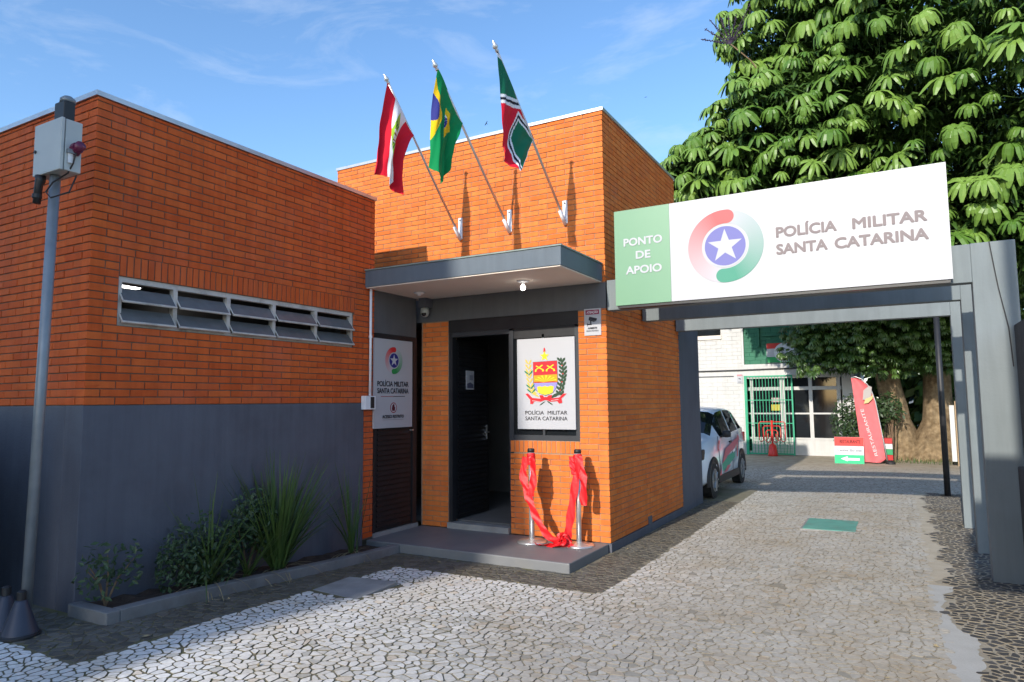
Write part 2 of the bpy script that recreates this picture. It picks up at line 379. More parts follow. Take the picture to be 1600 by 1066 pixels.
def bed_material():
    """joints near the camera, and beyond the built stones the mosaic itself as colour"""
    m = bpy.data.materials.new('paving_bed'); m.use_nodes = True
    n = m.node_tree.nodes; l = m.node_tree.links; b = n['Principled BSDF']
    g_ = n.new('ShaderNodeNewGeometry'); sx = n.new('ShaderNodeSeparateXYZ'); l.new(g_.outputs['Position'], sx.inputs[0])
    def rng(src, a, b_, c=0, d=1):
        r_ = n.new('ShaderNodeMapRange'); r_.inputs[1].default_value = a; r_.inputs[2].default_value = b_
        r_.inputs[3].default_value = c; r_.inputs[4].default_value = d; l.new(src, r_.inputs[0]); return r_.outputs[0]
    def mixc(f, c1, c2):
        q = n.new('ShaderNodeMixRGB')
        for s_, c in (('Color1', c1), ('Color2', c2)):
            if isinstance(c, tuple): q.inputs[s_].default_value = (*c, 1)
            else: l.new(c, q.inputs[s_])
        l.new(f, q.inputs['Fac']); return q.outputs['Color']
    t = n.new('ShaderNodeTexNoise'); t.inputs['Scale'].default_value = 4; t.inputs['Detail'].default_value = 8; l.new(g_.outputs['Position'], t.inputs['Vector'])
    moss = mixc(rng(t.outputs['Fac'], .4, .62), (.175, .15, .10), (.135, .13, .06))
    cem = mixc(rng(t.outputs['Fac'], .35, .65), (.42, .38, .305), (.33, .295, .235))
    joint = mixc(rng(sx.outputs['X'], -.6, 1.6), moss, cem)
    v = n.new('ShaderNodeTexVoronoi'); v.feature = 'DISTANCE_TO_EDGE'; v.inputs['Scale'].default_value = 11; l.new(g_.outputs['Position'], v.inputs['Vector'])
    v2 = n.new('ShaderNodeTexVoronoi'); v2.inputs['Scale'].default_value = 11; l.new(g_.outputs['Position'], v2.inputs['Vector'])
    sv = n.new('ShaderNodeSeparateXYZ'); l.new(v2.outputs['Color'], sv.inputs[0])
    st = mixc(sv.outputs[0], (.40, .36, .30), (.52, .48, .41))
    far = mixc(rng(v.outputs['Distance'], .03, .10), (.25, .22, .18), st)
    sand = mixc(rng(t.outputs['Fac'], .42, .6), (.42, .36, .27), (.34, .28, .20))
    far = mixc(rng(sx.outputs['Y'], 9.5, 11.5), far, sand)
    l.new(mixc(rng(sx.outputs['Y'], 6.3, 6.7), joint, far), b.inputs['Base Color'])
    bu = n.new('ShaderNodeBump'); bu.inputs['Strength'].default_value = .5; bu.inputs['Distance'].default_value = .01
    t3 = n.new('ShaderNodeTexNoise'); t3.inputs['Scale'].default_value = 60; t3.inputs['Detail'].default_value = 6; l.new(g_.outputs['Position'], t3.inputs['Vector'])
    l.new(t3.outputs['Fac'], bu.inputs['Height']); l.new(bu.outputs['Normal'], b.inputs['Normal'])
    b.inputs['Roughness'].default_value = .9; b.inputs['Specular IOR Level'].default_value = .2
    return m
pv = thing('pavement', None, None, (0, -3, 0), kind='structure')
bed = MB(); xs = [-12, -8, -6]+[-5+i*.25 for i in range(41)]+[6, 8, 12]; ys = [-14, -10, -8]+[-7+i*.25 for i in range(81)]+[14, 17, 22]
bv = [(x, y, gh(x, y)-.0042) for y in ys for x in xs]; nx = len(xs)
bed.add(bv, [(j*nx+i, j*nx+i+1, (j+1)*nx+i+1, (j+1)*nx+i) for j in range(len(ys)-1) for i in range(nx-1)])
tag(bed.build('paving_bed', bed_material(), pv, smooth=True), kind='structure')
# cement strip of irregular outline lies as a thin smear over the bed
def smear(y0, y1, matname, nm, dz):
    mb = MB(); N = max(8, int((y1-y0)/.04)); row = []
    for i in range(N+1):
        y = y0+(y1-y0)*i/N; xa = 3.10+.02*math.sin(y*2.2)
        xb = xa
        while zone(xb+.035, y) != 1 and xb < 3.6: xb += .01
        row.append((xa, xb+.03*random.random(), y))
    vs_ = []
    for xa, xb, y in row: vs_ += [(xa, y, gh(xa, y)-.001+dz), (xb, y, gh(xb, y)-.001+dz)]
    mb.add(vs_, [(2*i, 2*i+1, 2*i+3, 2*i+2) for i in range(N)])
    o = mb.build(nm, matname, pv, smooth=True); tag(o, kind='structure')
smear(-4.2, -.36, mat('fresh_cement', (.45, .45, .43), (.50, .50, .48), .9, 7, .3, 70), 'cement_patch', .0)
smear(-.36, 6.2, mat('old_mortar', (.42, .36, .27), (.50, .44, .34), .95, 5, .5, 50), 'mortar_patch', .0)

def clip(poly, nx_, ny_, d):            # keep n.p <= d
    res = []; k = len(poly)
    for i in range(k):
        a, b = poly[i], poly[(i+1) % k]
        da = a[0]*nx_+a[1]*ny_-d; db = b[0]*nx_+b[1]*ny_-d
        if da <= 0: res.append(a)
        if (da < 0 < db) or (db < 0 < da):
            t = da/(da-db); res.append((a[0]+(b[0]-a[0])*t, a[1]+(b[1]-a[1])*t))
    return res
def make_stones():
    S = .066; X0, X1, Y0, Y1 = -4.0, 4.2, -6.2, 6.6
    nxx, nyy = int((X1-X0)/S), int((Y1-Y0)/S)
    rnd = random.Random(3)
    pts = [[(X0+(i+.5+rnd.uniform(-.46, .46))*S, Y0+(j+.5+rnd.uniform(-.46, .46))*S) for i in range(nxx)] for j in range(nyy)]
    gone = {(i, j) for j in range(nyy) for i in range(nxx) if rnd.random() < .10}
    stones = []
    for j in range(2, nyy-2):
        for i in range(2, nxx-2):
            if (i, j) in gone: continue
            x, y = pts[j][i]; z_ = zone(x, y)
            if z_ not in (0, 1): continue
            if not in_view((x, y, 0), .22): continue
            # some seeds merge into a neighbour so that sizes differ
            half = (.0026 if x > .8 and z_ == 0 else .0040)+rnd.uniform(-.0015, .0025)
            if z_ == 1 and x > 3: half = .0068
            if z_ == 1 and x < 1: half = .0035
            poly = [(x-.13, y-.13), (x+.13, y-.13), (x+.13, y+.13), (x-.13, y+.13)]
            for dj in (-2, -1, 0, 1, 2):
                for di in (-2, -1, 0, 1, 2):
                    if di == dj == 0 or (i+di, j+dj) in gone: continue
                    qx, qy = pts[j+dj][i+di]; ddx, ddy = qx-x, qy-y; dl = math.hypot(ddx, ddy)
                    if dl > .26 or dl < 1e-6: continue
                    ddx /= dl; ddy /= dl
                    poly = clip(poly, ddx, ddy, x*ddx+y*ddy+dl/2-half)
                    if len(poly) < 3: break
                if len(poly) < 3: break
            if len(poly) < 3: continue
            # the pale and dark fields meet along straight edges
            xb = x_border(y)
            if x < 3:
                if z_ == 1:
                    if x < xb+.001 and y < -1.69: poly = clip(poly, 1, .04, xb+.04*y-.003); poly = clip(poly, -.04, -1, 5.02+.064-.003)
                    elif y > -1.69:
                        if x > xb: poly = clip(poly, 0, -1, 1.69-.003)
                        poly = clip(poly, 1, 0, .54-.003)
                elif z_ == 0:
                    if y > -1.69: poly = clip(poly, -1, 0, -.54-.003)
                    elif y < -5.02-.04*(x+1.6): poly = clip(poly, .04, 1, -5.02-.064-.003) if x < xb-.02 else poly
                    else:
                        poly = clip(poly, -1, -.04, -xb-.04*y-.003)
                        if x < .54: poly = clip(poly, 0, 1, -1.69-.003)
            if len(poly) < 3: continue
            # drop tiny edges
            q0 = [poly[k] for k in range(len(poly)) if math.hypot(poly[k][0]-poly[k-1][0], poly[k][1]-poly[k-1][1]) > .011]
            if len(q0) < 3: continue
            q = []          # knocked-off corners
            for k in range(len(q0)):
                a, b, c_ = q0[k-1], q0[k], q0[(k+1) % len(q0)]; f = rnd.uniform(.06, .26)
                q += [(b[0]+(a[0]-b[0])*f, b[1]+(a[1]-b[1])*f), (b[0]+(c_[0]-b[0])*f, b[1]+(c_[1]-b[1])*f)]
            stones.append((x, y, z_, q))
    return stones
def stone_color(x, y, z_, rnd):
    if z_ == 1:
        v = rnd.uniform(.085, .165)
        if x < 1: return (v*1.05, v, v*.86)
        v = rnd.uniform(.06, .11); return (v, v*1.01, v*1.04)
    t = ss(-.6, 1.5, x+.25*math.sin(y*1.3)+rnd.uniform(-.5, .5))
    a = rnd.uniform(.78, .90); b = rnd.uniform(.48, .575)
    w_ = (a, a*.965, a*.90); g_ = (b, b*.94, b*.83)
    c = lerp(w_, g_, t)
    if rnd.random() < .035: c = (c[0]*.95, c[1]*.86, c[2]*.76)
    if rnd.random() < .04: c = (c[0]*.7, c[1]*.7, c[2]*.68)
    return c
def stone_geo(mb, st, rnd, org=None):
    x, y, z_, q = st; c = stone_color(x, y, z_, rnd)
    k = len(q); tilt = (rnd.uniform(-.012, .012), rnd.uniform(-.012, .012)); up = rnd.uniform(-.0015, .0025)
    top = []; mid = []; bot = []
    for px, py in q:
        h = gh(px, py)+up+(px-x)*tilt[0]+(py-y)*tilt[1]
        top.append((x+(px-x)*.965, y+(py-y)*.965, h)); mid.append((px, py, h-.0017)); bot.append((px, py, h-.012))
    fs = [tuple(range(k))]+[(i, k+i, k+(i+1) % k, (i+1) % k) for i in range(k)]+[(k+i, 2*k+i, 2*k+(i+1) % k, k+(i+1) % k) for i in range(k)]
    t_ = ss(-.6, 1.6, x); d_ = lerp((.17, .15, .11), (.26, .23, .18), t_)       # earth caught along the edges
    mb.add(top+mid+bot, fs[:1], 0, c); n0 = len(mb.v)-3*k
    for f in fs[1:1+k]: mb.f.append(tuple(i+n0 for i in f)); mb.m.append(0); mb.c.append(lerp(c, d_, .55+.3*t_)); mb.t.append(0)
    for f in fs[1+k:]: mb.f.append(tuple(i+n0 for i in f)); mb.m.append(0); mb.c.append(d_); mb.t.append(0)
rnd = random.Random(11)
stones = make_stones()
def px_size(st):
    p = Vector((st[0], st[1], 0)); d = p-CAM; return (1e9 if not in_view(p, -.01) else d.length)
stones.sort(key=px_size)
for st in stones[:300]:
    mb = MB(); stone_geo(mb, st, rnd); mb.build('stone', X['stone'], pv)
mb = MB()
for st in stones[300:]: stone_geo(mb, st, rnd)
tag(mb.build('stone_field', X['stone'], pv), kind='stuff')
# covers let into the paving
cv = MB(); cv.prism([(-1.70, -2.92), (-1.14, -2.98), (-1.19, -2.36), (-1.72, -2.42)], 'z', -.08, gh(-1.4, -2.7)+.012)
tag(cv.build('concrete_cover', X['concrete'], None, loc=(-1.43, -2.67, -.04), bevel=.006), 'grey concrete inspection cover let into the pale mosaic near the planter', 'cover slab')
cv = MB(); z0 = gh(2.1, 2.5)
cv.box(1.80, 2.41, 2.09, 2.93, z0-.03, z0+.010)
mh = thing('access_plate', 'green painted rectangular access plate set in the driveway', 'access plate', (2.1, 2.5, z0))
cv.build('plate', X['manhole'], mh, bevel=.004)
f_ = MB(); 
for a in ((1.775, 1.797, 2.065, 2.955), (2.413, 2.435, 2.065, 2.955), (1.797, 2.413, 2.065, 2.087), (1.797, 2.413, 2.933, 2.955)): f_.box(a[0], a[1], a[2], a[3], z0-.03, z0+.004)
f_.build('rim_frame', X['concrete'], mh)

# ------------------------------------------------------------------ bricks
BL, BH, PITCH_L, PITCH_H, BD = .24, .0572, .25, .066, .115
_brick_cache = {}
def brick_mesh(Lc, Hc, mt):
    key = (round(Lc, 3), round(Hc, 3), random.randrange(3), mt.name)
    if key not in _brick_cache:
        mb = MB(); brick_geo(mb, Lc, Hc, lambda p: p, 0, key[2]); _brick_cache[key] = mb.mesh('brick', mt)
    return _brick_cache[key]
def brick_geo(mb, Lc, Hc, T, tone, var=0):
    a, b = Lc/2, Hc/2; c = .003; r_ = random.Random(var*7+1)
    j = [r_.uniform(-.0012, .0012) for _ in range(8)]
    v = [(-a+c, j[0], -b+c), (a-c, j[1], -b+c), (a-c, j[2], b-c), (-a+c, j[3], b-c),
         (-a, c+.001, -b), (a, c+.001, -b), (a, c+.001, b), (-a, c+.001, b),
         (-a, BD, -b), (a, BD, -b), (a, BD, b), (-a, BD, b)]
    f = [(0, 1, 2, 3)]+[(4+i, 4+(i+1) % 4, (i+1) % 4, i) for i in range(4)]+[(8+i, 8+(i+1) % 4, 4+(i+1) % 4, 4+i) for i in range(4)]
    mb.add([T(p) for p in v], f, 0, None, tone)
class Facade:
    """a brick face: u along the wall, z up; the outer plane is fixed"""
    def __init__(s, axis, plane): s.axis = axis; s.plane = plane
    def place(s, u, z, proud):
        if s.axis == 'x': return Vector((s.plane+proud, u, z)), math.pi/2          # faces +X
        return Vector((u, s.plane-proud, z)), 0.                                   # faces -Y
    def size(s, u, z):
        p, _ = s.place(u, z, 0)
        if not in_view(p, .0): return 0
        d = p-CAM; n = Vector((1, 0, 0)) if s.axis == 'x' else Vector((0, -1, 0))
        return max(0, -d.normalized().dot(n))/d.length_squared
def courses(fa, u0, u1, z0, z1, start, parity, holes=(), out=None, seams=()):
    """running bond; start = u of the corner the bond is set out from"""
    out = [] if out is None else out
    z = z0; k = 0
    while z < z1-.012:
        top = min(z+BH, z1)
        off = start+(0 if (k+parity) % 2 == 0 else .125)
        n0 = math.floor((u0-off)/PITCH_L)-1
        n1 = math.ceil((u1-off)/PITCH_L)+1
        for n in range(n0, n1+1):
            a, b = off+n*PITCH_L+.0045, off+(n+1)*PITCH_L-.0045
            segs = [(max(a, u0), min(b, u1))]
            zc = (z+top)/2
            for (ha, hb, hz0, hz1) in holes:
                if hz0 < zc < hz1:
                    ns = []
                    for (p, q) in segs:
                        if q <= ha or p >= hb: ns.append((p, q))
                        else:
                            if p < ha-.02: ns.append((p, ha-.004))
                            if q > hb+.02: ns.append((hb+.004, q))
                    segs = ns
            for (p, q) in segs:
                if q-p > .02: out.append((fa, (p+q)/2, zc, q-p, top-z))
        z += PITCH_H; k += 1
    return out
def soldiers(fa, u0, u1, z0, z1, out):
    n = round((u1-u0)/.0625); wv = (u1-u0)/n
    for i in range(n): out.append((fa, u0+(i+.5)*wv, (z0+z1)/2, -(wv-.010), z1-z0-.008))
def lay(bricks, parent, limit=300, mt=None):
    mt = mt or X['brick']
    rb = random.Random(5)
    bricks = sorted(bricks, key=lambda b: -b[0].size(b[1], b[2])*min(.3, abs(b[3])))
    org = ORG[parent.name]; rest = MB()
    for i, (fa, u, z, Lc, Hc) in enumerate(bricks):
        p, rz = fa.place(u, z, rb.uniform(-.003, .002)); Lc = abs(Lc); 
        if i < limit:
            o = bpy.data.objects.new('brick', brick_mesh(Lc, Hc, mt)); link(o); o.parent = parent
            o.location = p-org; o.rotation_euler = (rb.uniform(-.012, .012), rb.uniform(-.004, .004), rz+rb.uniform(-.008, .008))
        else:
            cs, sn = math.cos(rz), math.sin(rz)
            T = lambda q: (p.x+q[0]*cs-q[1]*sn, p.y+q[0]*sn+q[1]*cs, p.z+q[2])
            brick_geo(rest, Lc, Hc, T, rb.uniform(.01, .99), rb.randrange(3))
    if rest.f: tag(rest.build('brick_field', mt, parent), kind='stuff')

# ------------------------------------------------------------------ low brick building (left)
A = thing('brick_building', 'low red brick building with grey painted dado and louvred strip window', 'building', (-5, -2.5, 0))
MD = .009                          # mortar sits this far behind the brick faces
XM, YM = XA-MD, YA+MD
WY0, WY1, WZ0, WZ1 = -4.19, -1.36, 2.288, 2.705
c = MB()
c.box(XM-.2, XM, YM, WY0, ZG, ZA-.04); c.box(XM-.2, XM, WY1, YAE, ZG, ZA-.04)
c.box(XM-.2, XM, WY0, WY1, ZG, WZ0); c.box(XM-.2, XM, WY0, WY1, WZ1, ZA-.04)
c.box(-8.5, XM-.2, YM, YM+.2, ZG, ZA-.04)
c.box(XM-.2, XM, -1.165, YAE, 0.0, ZG)
c.build('wall', X['mortar_dark'], A)
c = MB()
c.box(-8.5, -8.3, YM+.2, 3.0, -.2, ZA-.06); c.box(-8.3, XM-.2, YAE-.2, YAE-.003, -.2, ZA-.06); c.box(-8.3, XM-.2, YM+.2, YAE-.2, ZA-.25, ZA-.06)
c.build('back_wall', X['room'], A)
c = MB(); c.box(-8.3, XM-.2, YM+.2, YAE-.2, 3.35, 3.4); c.build('ceiling', X['room'], A)
c = MB()      # dado: render, a hair proud of the brick face
c.box(XA-.25, XA+.004, YA-.004, -1.165, -.2, ZG); c.box(-8.5, XA-.25, YA-.004, YA+.25, -.2, ZG)
c.build('dado', X['grey_paint'], A, bevel=.006)
c = MB(); c.box(-8.6, XA+.018, YA-.018, YAE+.015, ZA-.036, ZA+.006); c.build('coping', X['flashing'], A)
fr, fl = Facade('x', XA), Facade('y', YA)
bl = []
sy0, sy1, sz1 = WY0-.0, WY1+.02, 2.884
courses(fr, YA, YAE, ZG+.008, ZA-.04, YA, 0, [(WY0, WY1, WZ0, WZ1), (sy0, sy1, WZ1-.01, sz1)], bl)
soldiers(fr, sy0, sy1, WZ1, sz1, bl)
courses(fr, -1.16, YAE, .02, ZG-.004, -1.16, 0, (), bl)
courses(fl, -4.75, XA, ZG+.008, ZA-.04, XA, 1, (), bl)
lay(bl, A, mt=X['brick_shaded'])
# strip window of five bays, each with two tilting panes
wn = MB()
xo = XA-.02
wn.box(xo-.06, xo, WY0, WY1, WZ1-.045, WZ1); wn.box(xo-.06, xo, WY0, WY1, WZ0, WZ0+.03)
ms = [WY0+.0]+[-3.665, -3.10, -2.54, -1.95]+[WY1]
for i, y in enumerate(ms):
    a, b = (y-.02, y+.02) if 0 < i < 5 else ((y, y+.035) if i == 0 else (y-.035, y))
    wn.box(xo-.055, xo+.004, a, b, WZ0+.03, WZ1-.045)
wino = wn.build('window', X['win_steel'], A); ORG[wino.name] = ORG[A.name]
for i in range(5):
    ya, yb = ms[i]+.028, ms[i+1]-.028
    for k in range(2):
        zt = WZ1-.095-k*.172; zb = zt-.118
        p = MB()
        a0 = Vector((xo-.035, 0, zt)); a1 = Vector((xo+.052, 0, zb)); nn = Vector((zt-zb, 0, .087)).normalized()*.006
        vs_ = []
        for q in (a0, a1):
            for y in (ya, yb):
                for s_ in (0, 1): vs_.append((q.x+nn.x*s_, y, q.z+nn.z*s_))
        p.add(vs_, [(0, 1, 3, 2), (4, 6, 7, 5), (0, 4, 5, 1), (2, 3, 7, 6), (0, 2, 6, 4), (1, 5, 7, 3)])
        p.build('pane', X['louvre_glass'], wino)
        s2 = MB(); d = (a1-a0).normalized()
        s2.tube([(a1.x, ya-.012, a1.z), (a1.x, yb+.012, a1.z)], .011, 6)
        s2.tube([(a0.x, ya-.006, a0.z), (a1.x, ya-.006, a1.z)], .007, 5); s2.tube([(a0.x, yb+.006, a0.z), (a1.x, yb+.006, a1.z)], .007, 5)
        s2.build('sash', X['win_steel'], wino)
lt = thing('ceiling_lamp', 'lit fluorescent ceiling lamp seen through the leftmost louvre bay', 'ceiling lamp', (-6.5, -1.8, 3.3))
MB().box(-6.63, -6.47, -2.45, -1.60, 3.31, 3.345).build('housing', X['white'], lt)
MB().box(-6.61, -6.49, -2.42, -1.63, 3.295, 3.308).build('diffuser', X['tube'], lt)
# wall with the restricted door, in line with the long face
MB().box(XM-.2, XA-.004, YAE+.002, -.125, 2.50, ZCB-.002).build('door_lintel', X['lintel'], A)
d = MB()
dx = XA-.012
d.box(dx-.05, dx+.018, -.98, -.945, .05, 2.495); d.box(dx-.05, dx+.018, -.205, -.122, .05, 2.495); d.box(dx-.05, dx+.018, -.945, -.205, 2.44, 2.495)
df = d.build('door_frame', X['frame_black'], A)
dl = MB(); dl.box(dx-.04, dx, -.945, -.205, .055, 2.44); do = dl.build('door', X['dark_metal'], A); ORG[do.name] = ORG[A.name]
z = .10
while z < 2.40:
    q = MB(); q.prism([(dx, z), (dx+.016, z+.008), (dx+.016, z+.016), (dx, z+.052)], 'y', -.90, -.25); 
    q.v = [(p[0], p[1], p[2]) for p in q.v]
    # prism along y expects (x,z) pairs
    q.build('slat', X['dark_metal'], do); z += .062
hb = MB(); hb.box(dx+.016, dx+.06, -.275, -.235, 1.262, 1.275); hb.build('handle', X['chrome'], do)
MB().box(XA-.12, XA+.02, -.985, -.10, .0, .05).build('door_step', X['concrete'], A)
# notice on that door
rp_ = thing('door_sign', 'white sign with round crest and ACESSO RESTRITO on the closed black door', 'sign', (XA+.03, -.62, 1.31))
MB().box(dx+.022, dx+.040, -1.012, -.248, 1.312, 2.432).build('panel', X['signwhite'], rp_)
F = Frame((dx+.040, 0, 0), (0, 1, 0), (0, 0, 1))
pm = MB()
BK = (.03, .028, .035)
put_text(pm, F, 'POLÍCIA MILITAR', -.955, -.335, 1.833, .066, BK, bold=.02)
put_text(pm, F, 'SANTA CATARINA', -.955, -.335, 1.745, .066, BK, bold=.02)
put_poly(pm, F, [(-.885, 1.704), (-.645, 1.704), (-.645, 1.711), (-.885, 1.711)], (.35, .06, .07), 1)
put_poly(pm, F, [(-.645, 1.704), (-.405, 1.704), (-.405, 1.711), (-.645, 1.711)], BK, 1)
put_poly(pm, F, circle(-.638, 1.565, .066), (.30, .02, .03), 1); put_poly(pm, F, circle(-.638, 1.565, .055), (.5, .5, .54), 1.5)
put_poly(pm, F, [(-.665, 1.525), (-.612, 1.525), (-.604, 1.575), (-.618, 1.572), (-.62, 1.605), (-.634, 1.612), (-.652, 1.605), (-.662, 1.59), (-.672, 1.555)], (.12, .02, .03), 2)
put_text(pm, F, 'ACESSO RESTRITO', -.855, -.43, 1.434, .040, BK, bold=.035)
put_poly(pm, F, [(-.855, 1.412), (-.435, 1.412), (-.435, 1.418), (-.855, 1.418)], (.3, .3, .33), 1)
pm.build('pictogram', X['print'], rp_)
q = MB(); put_logo(q, F, -.635, 2.165, .172, (.62, .03, .03), (.03, .26, .07), (.03, .03, .20), (.505, .51, .545)); q.build('crest', X['print'], rp_)
# conduit and white box at the end of the long face
cb = thing('junction_box', 'white electrical box with a conduit running up to the canopy', 'junction box', (-2.64, -1.08, 1.6))
MB().tube([(XA+.03, -1.085, 1.71), (XA+.03, -1.085, ZCB)], .016, 10).build('conduit', X['white'], cb, smooth=True)
MB().box(XA+.008, XA+.075, -1.22, -1.03, 1.548, 1.712).build('box', X['white'], cb, bevel=.006)
MB().box(XA+.076, XA+.084, -1.125, -1.065, 1.565, 1.70).build('reader', X['blackp'], cb)
MB().lathe([(.022, 0), (.022, .03)], (XA+.03, -1.085, 2.42), 10).build('clip', X['white'], cb)

# ------------------------------------------------------------------ tall brick building
B = thing('brick_building', 'taller orange brick block with flat canopy over its entrance', 'building', (-2, 1.5, 0))
DX0, DX1, WX1 = -2.25, -1.3125, -.362       # door opening, window opening
c = MB(); yb = MD; xs_ = -MD
c.box(XM+.001, DX0, yb, yb+.2, 0, 2.72); c.box(WX1, xs_, yb, yb+.2, 0, 2.72); c.box(DX1, WX1, yb, yb+.2, 0, 1.15)
c.box(XBL, xs_, yb, yb+.2, 2.72, ZB-.04)
c.box(xs_-.2, xs_, yb+.2, YBE, 0, ZB-.04)
c.box(XBL, XBL+.2, yb+.2, YBE, 0, ZB-.04)
c.build('wall', X['mortar'], B)
c = MB(); c.box(XBL+.2, xs_-.2, YBE-.2, YBE, 0, ZB-.06); c.box(XBL+.2, xs_-.2, yb+.2, YBE-.2, ZB-.3, ZB-.1)
c.box(XBL+.2, xs_-.2, yb+.2, YBE-.2, 2.85, 2.9); c.box(XBL+.2, xs_-.2, yb+.2, YBE-.2, .0, .075); c.build('interior', X['room'], B)
c = MB(); c.box(XBL-.015, .016, -.016, YBE+.015, ZB-.034, ZB+.006); c.build('coping', X['flashing'], B)
MB().box(-.2, .012, .0, YBE, -.3, -.002).build('plinth', X['grey_paint'], B)
MB().box(0, .012, 1.36, 1.50, -.002, .10).build('plinth_patch', X['grey_paint'], B)
ff, fs_ = Facade('y', 0.), Facade('x', 0.)
bl = []
courses(ff, XBL, 0, .004, ZB-.038, 0, 1, [(XBL-1, XM+.02, 0, 3.24), (DX0, DX1, 0, 2.74), (DX1-.01, WX1, .998, 2.74), (XM-.1, .1, 2.716, ZCT-.03)], bl)
soldiers(ff, DX1+.004, WX1, 1.0, 1.148, bl)
courses(fs_, 0, YBE, .004, ZB-.038, 0, 0, (), bl)
lay(bl, B)
MB().box(XM-.19, .004, -.006, .15, 2.716, ZCB-.002).build('lintel', X['lintel'], B)
# canopy
cn = MB(); cn.box(XA+.002, -.034, YC, -.0075, ZCB+.012, ZCT); cno = cn.build('canopy', X['canopy_grey'], B, bevel=.004); ORG[cno.name] = ORG[B.name]
MB().box(XA+.015, -.046, YC+.012, -.008, ZCB, ZCB+.011).build('soffit', X['cream'], cno)
X['edge'] = mat('canopy_edge_metal', (.20, .24, .22), (.26, .32, .28), .5, 8)
MB().box(XA-.01, -.022, YC-.012, -.008, ZCT+.001, ZCT+.016).build('flashing', X['edge'], cno)
# entrance: black frame with transom, door open inwards, window behind the crest
e = MB(); y0, y1 = .02, .11
MB().box(DX0, DX0+.055, y0, y1, .075, 2.55).build('door_jamb', X['frame_black'], B)
e.box(DX1-.012, DX1+.05, y0-.012, y1, .075, 2.53); e.box(DX0+.055, DX1-.012, y0, y1, 2.49, 2.55)
e.box(DX1+.05, WX1, y0, y1, 1.15, 1.215); e.box(WX1-.055, WX1, y0, y1, 1.215, 2.53); MB().box(DX1+.05, WX1-.055, y0, y1, 2.42, 2.551).build('window_head', X['frame_black'], B)
e.box(-.86, -.83, y0, y1, 1.215, 2.46)
e.build('entrance_frame', X['frame_grey'], B)
MB().box(DX0, WX1, y0-.008, y1-.02, 2.551, 2.716).build('transom_panel', X['frame_black'], B)
for (a, b) in ((DX1+.051, -.861), (-.829, WX1-.056)): MB().box(a, b, .055, .065, 1.216, 2.459).build('pane', X['dark_glass'], B)
MB().box(DX0+.01, DX1-.012, -.04, .10, .0, .072).build('threshold', X['concrete'], B)
ld = MB(); ld.box(-2.262, -2.222, .13, .975, .09, 2.47); ldo = ld.build('door', X['dark_metal'], B); ORG[ldo.name] = ORG[B.name]
z = .14
while z < 2.40:
    q = MB(); q.prism([(-2.222, z), (-2.206, z+.008), (-2.206, z+.016), (-2.222, z+.052)], 'y', .19, .915); q.build('slat', X['dark_metal'], ldo); z += .062
MB().tube([(-2.205, .90, 1.20), (-2.165, .90, 1.20), (-2.165, .80, 1.20)], .009, 8).box(-2.206, -2.198, .885, .915, 1.10, 1.30).build('handle', X['chrome'], ldo)
nt_ = thing('paper_notice', 'small framed paper notice on the open black entrance door', 'notice', (-2.2, .45, 1.87))
MB().box(-2.205, -2.199, .36, .56, 1.80, 2.06).build('sheet', mat('paper', (.42, .41, .44), (.5, .49, .52), .8, 30), nt_)
F = Frame((-2.199, 0, 0), (0, 1, 0), (0, 0, 1)); pm = MB()
put_poly(pm, F, [(.38, 1.82), (.54, 1.82), (.54, 1.87), (.46, 1.90), (.38, 1.88)], (.10, .10, .16), 1); put_poly(pm, F, [(.44, 1.93), (.53, 1.93), (.53, 2.0), (.44, 2.0)], (.25, .25, .3), 1)
pm.build('picture', X['print'], nt_)
# a desk inside, barely seen
dk = thing('office_desk', 'dark desk in the dim room behind the open door', 'desk', (-1.75, 2.2, .08))
MB().box(-2.3, -1.2, 1.9, 2.5, .80, .84).build('desktop', X['dark_metal'], dk)
for (a, b) in ((-2.26, 1.95), (-1.26, 1.95), (-2.26, 2.44), (-1.26, 2.44)): MB().box(a, a+.04, b, b+.04, .076, .80).build('leg', X['dark_metal'], dk)
# grey wing wall behind
MB().box(-.25, 0, YBE+.002, 4.30, -.3, 2.86).build('wing_wall', X['grey_paint'], B)

# crest panel over the window
cp = thing('crest_panel', 'white panel with coloured police coat of arms over the entrance window', 'sign', (-.8, -.01, 1.29))
MB().box(-1.193, -.406, -.012, .015, 1.290, 2.405).build('panel', X['signwhite'], cp)
F = Frame((0, -.012, 0), (1, 0, 0), (0, 0, 1)); pm = MB()
def q2(px, py): return (-1.193+(px-52)/600*.787, 2.405-(py-58)/947*1.115)
def qp(pts, col, k=1): put_poly(pm, F, [q2(*p) for p in pts][::-1], col, k)
RED, YEL, ORG_, LAV, GRN, DGR, BLK = (.72, .03, .04), (.78, .62, .03), (.80, .33, .02), (.30, .27, .68), (.02, .20, .10), (.035, .07, .04), (.03, .03, .035)
qp([(222, 305), (475, 298), (480, 520), (465, 580), (430, 630), (355, 662), (285, 635), (240, 590), (224, 520)], (.05, .05, .06), .6)
qp([(226, 309), (471, 302), (474, 440), (228, 447)], RED, 1)
qp([(228, 447), (474, 440), (476, 520), (229, 525)], ORG_, 1)
for i in range(7):
    a = R(200+i*23.3); b_ = R(209+i*23.3); cx, cy = 352, 512
    qp([(cx, cy), (cx+118*math.cos(a), cy+64*math.sin(a)), (cx+118*math.cos(b_), cy+64*math.sin(b_))], YEL, 1.6)
qp([(229, 512), (290, 512), (330, 522), (380, 512), (430, 510), (476, 516), (476, 524), (229, 527)], (.45, .08, .03), 2)
qp([(229, 525), (476, 521), (462, 578), (428, 626), (355, 656), (288, 630), (243, 588)], LAV, 1)
qp([(264, 566), (290, 558), (318, 566), (345, 556), (372, 566), (405, 556), (438, 564), (430, 622), (400, 640), (350, 652), (300, 638), (270, 622)], (.66, .58, .04), 2)
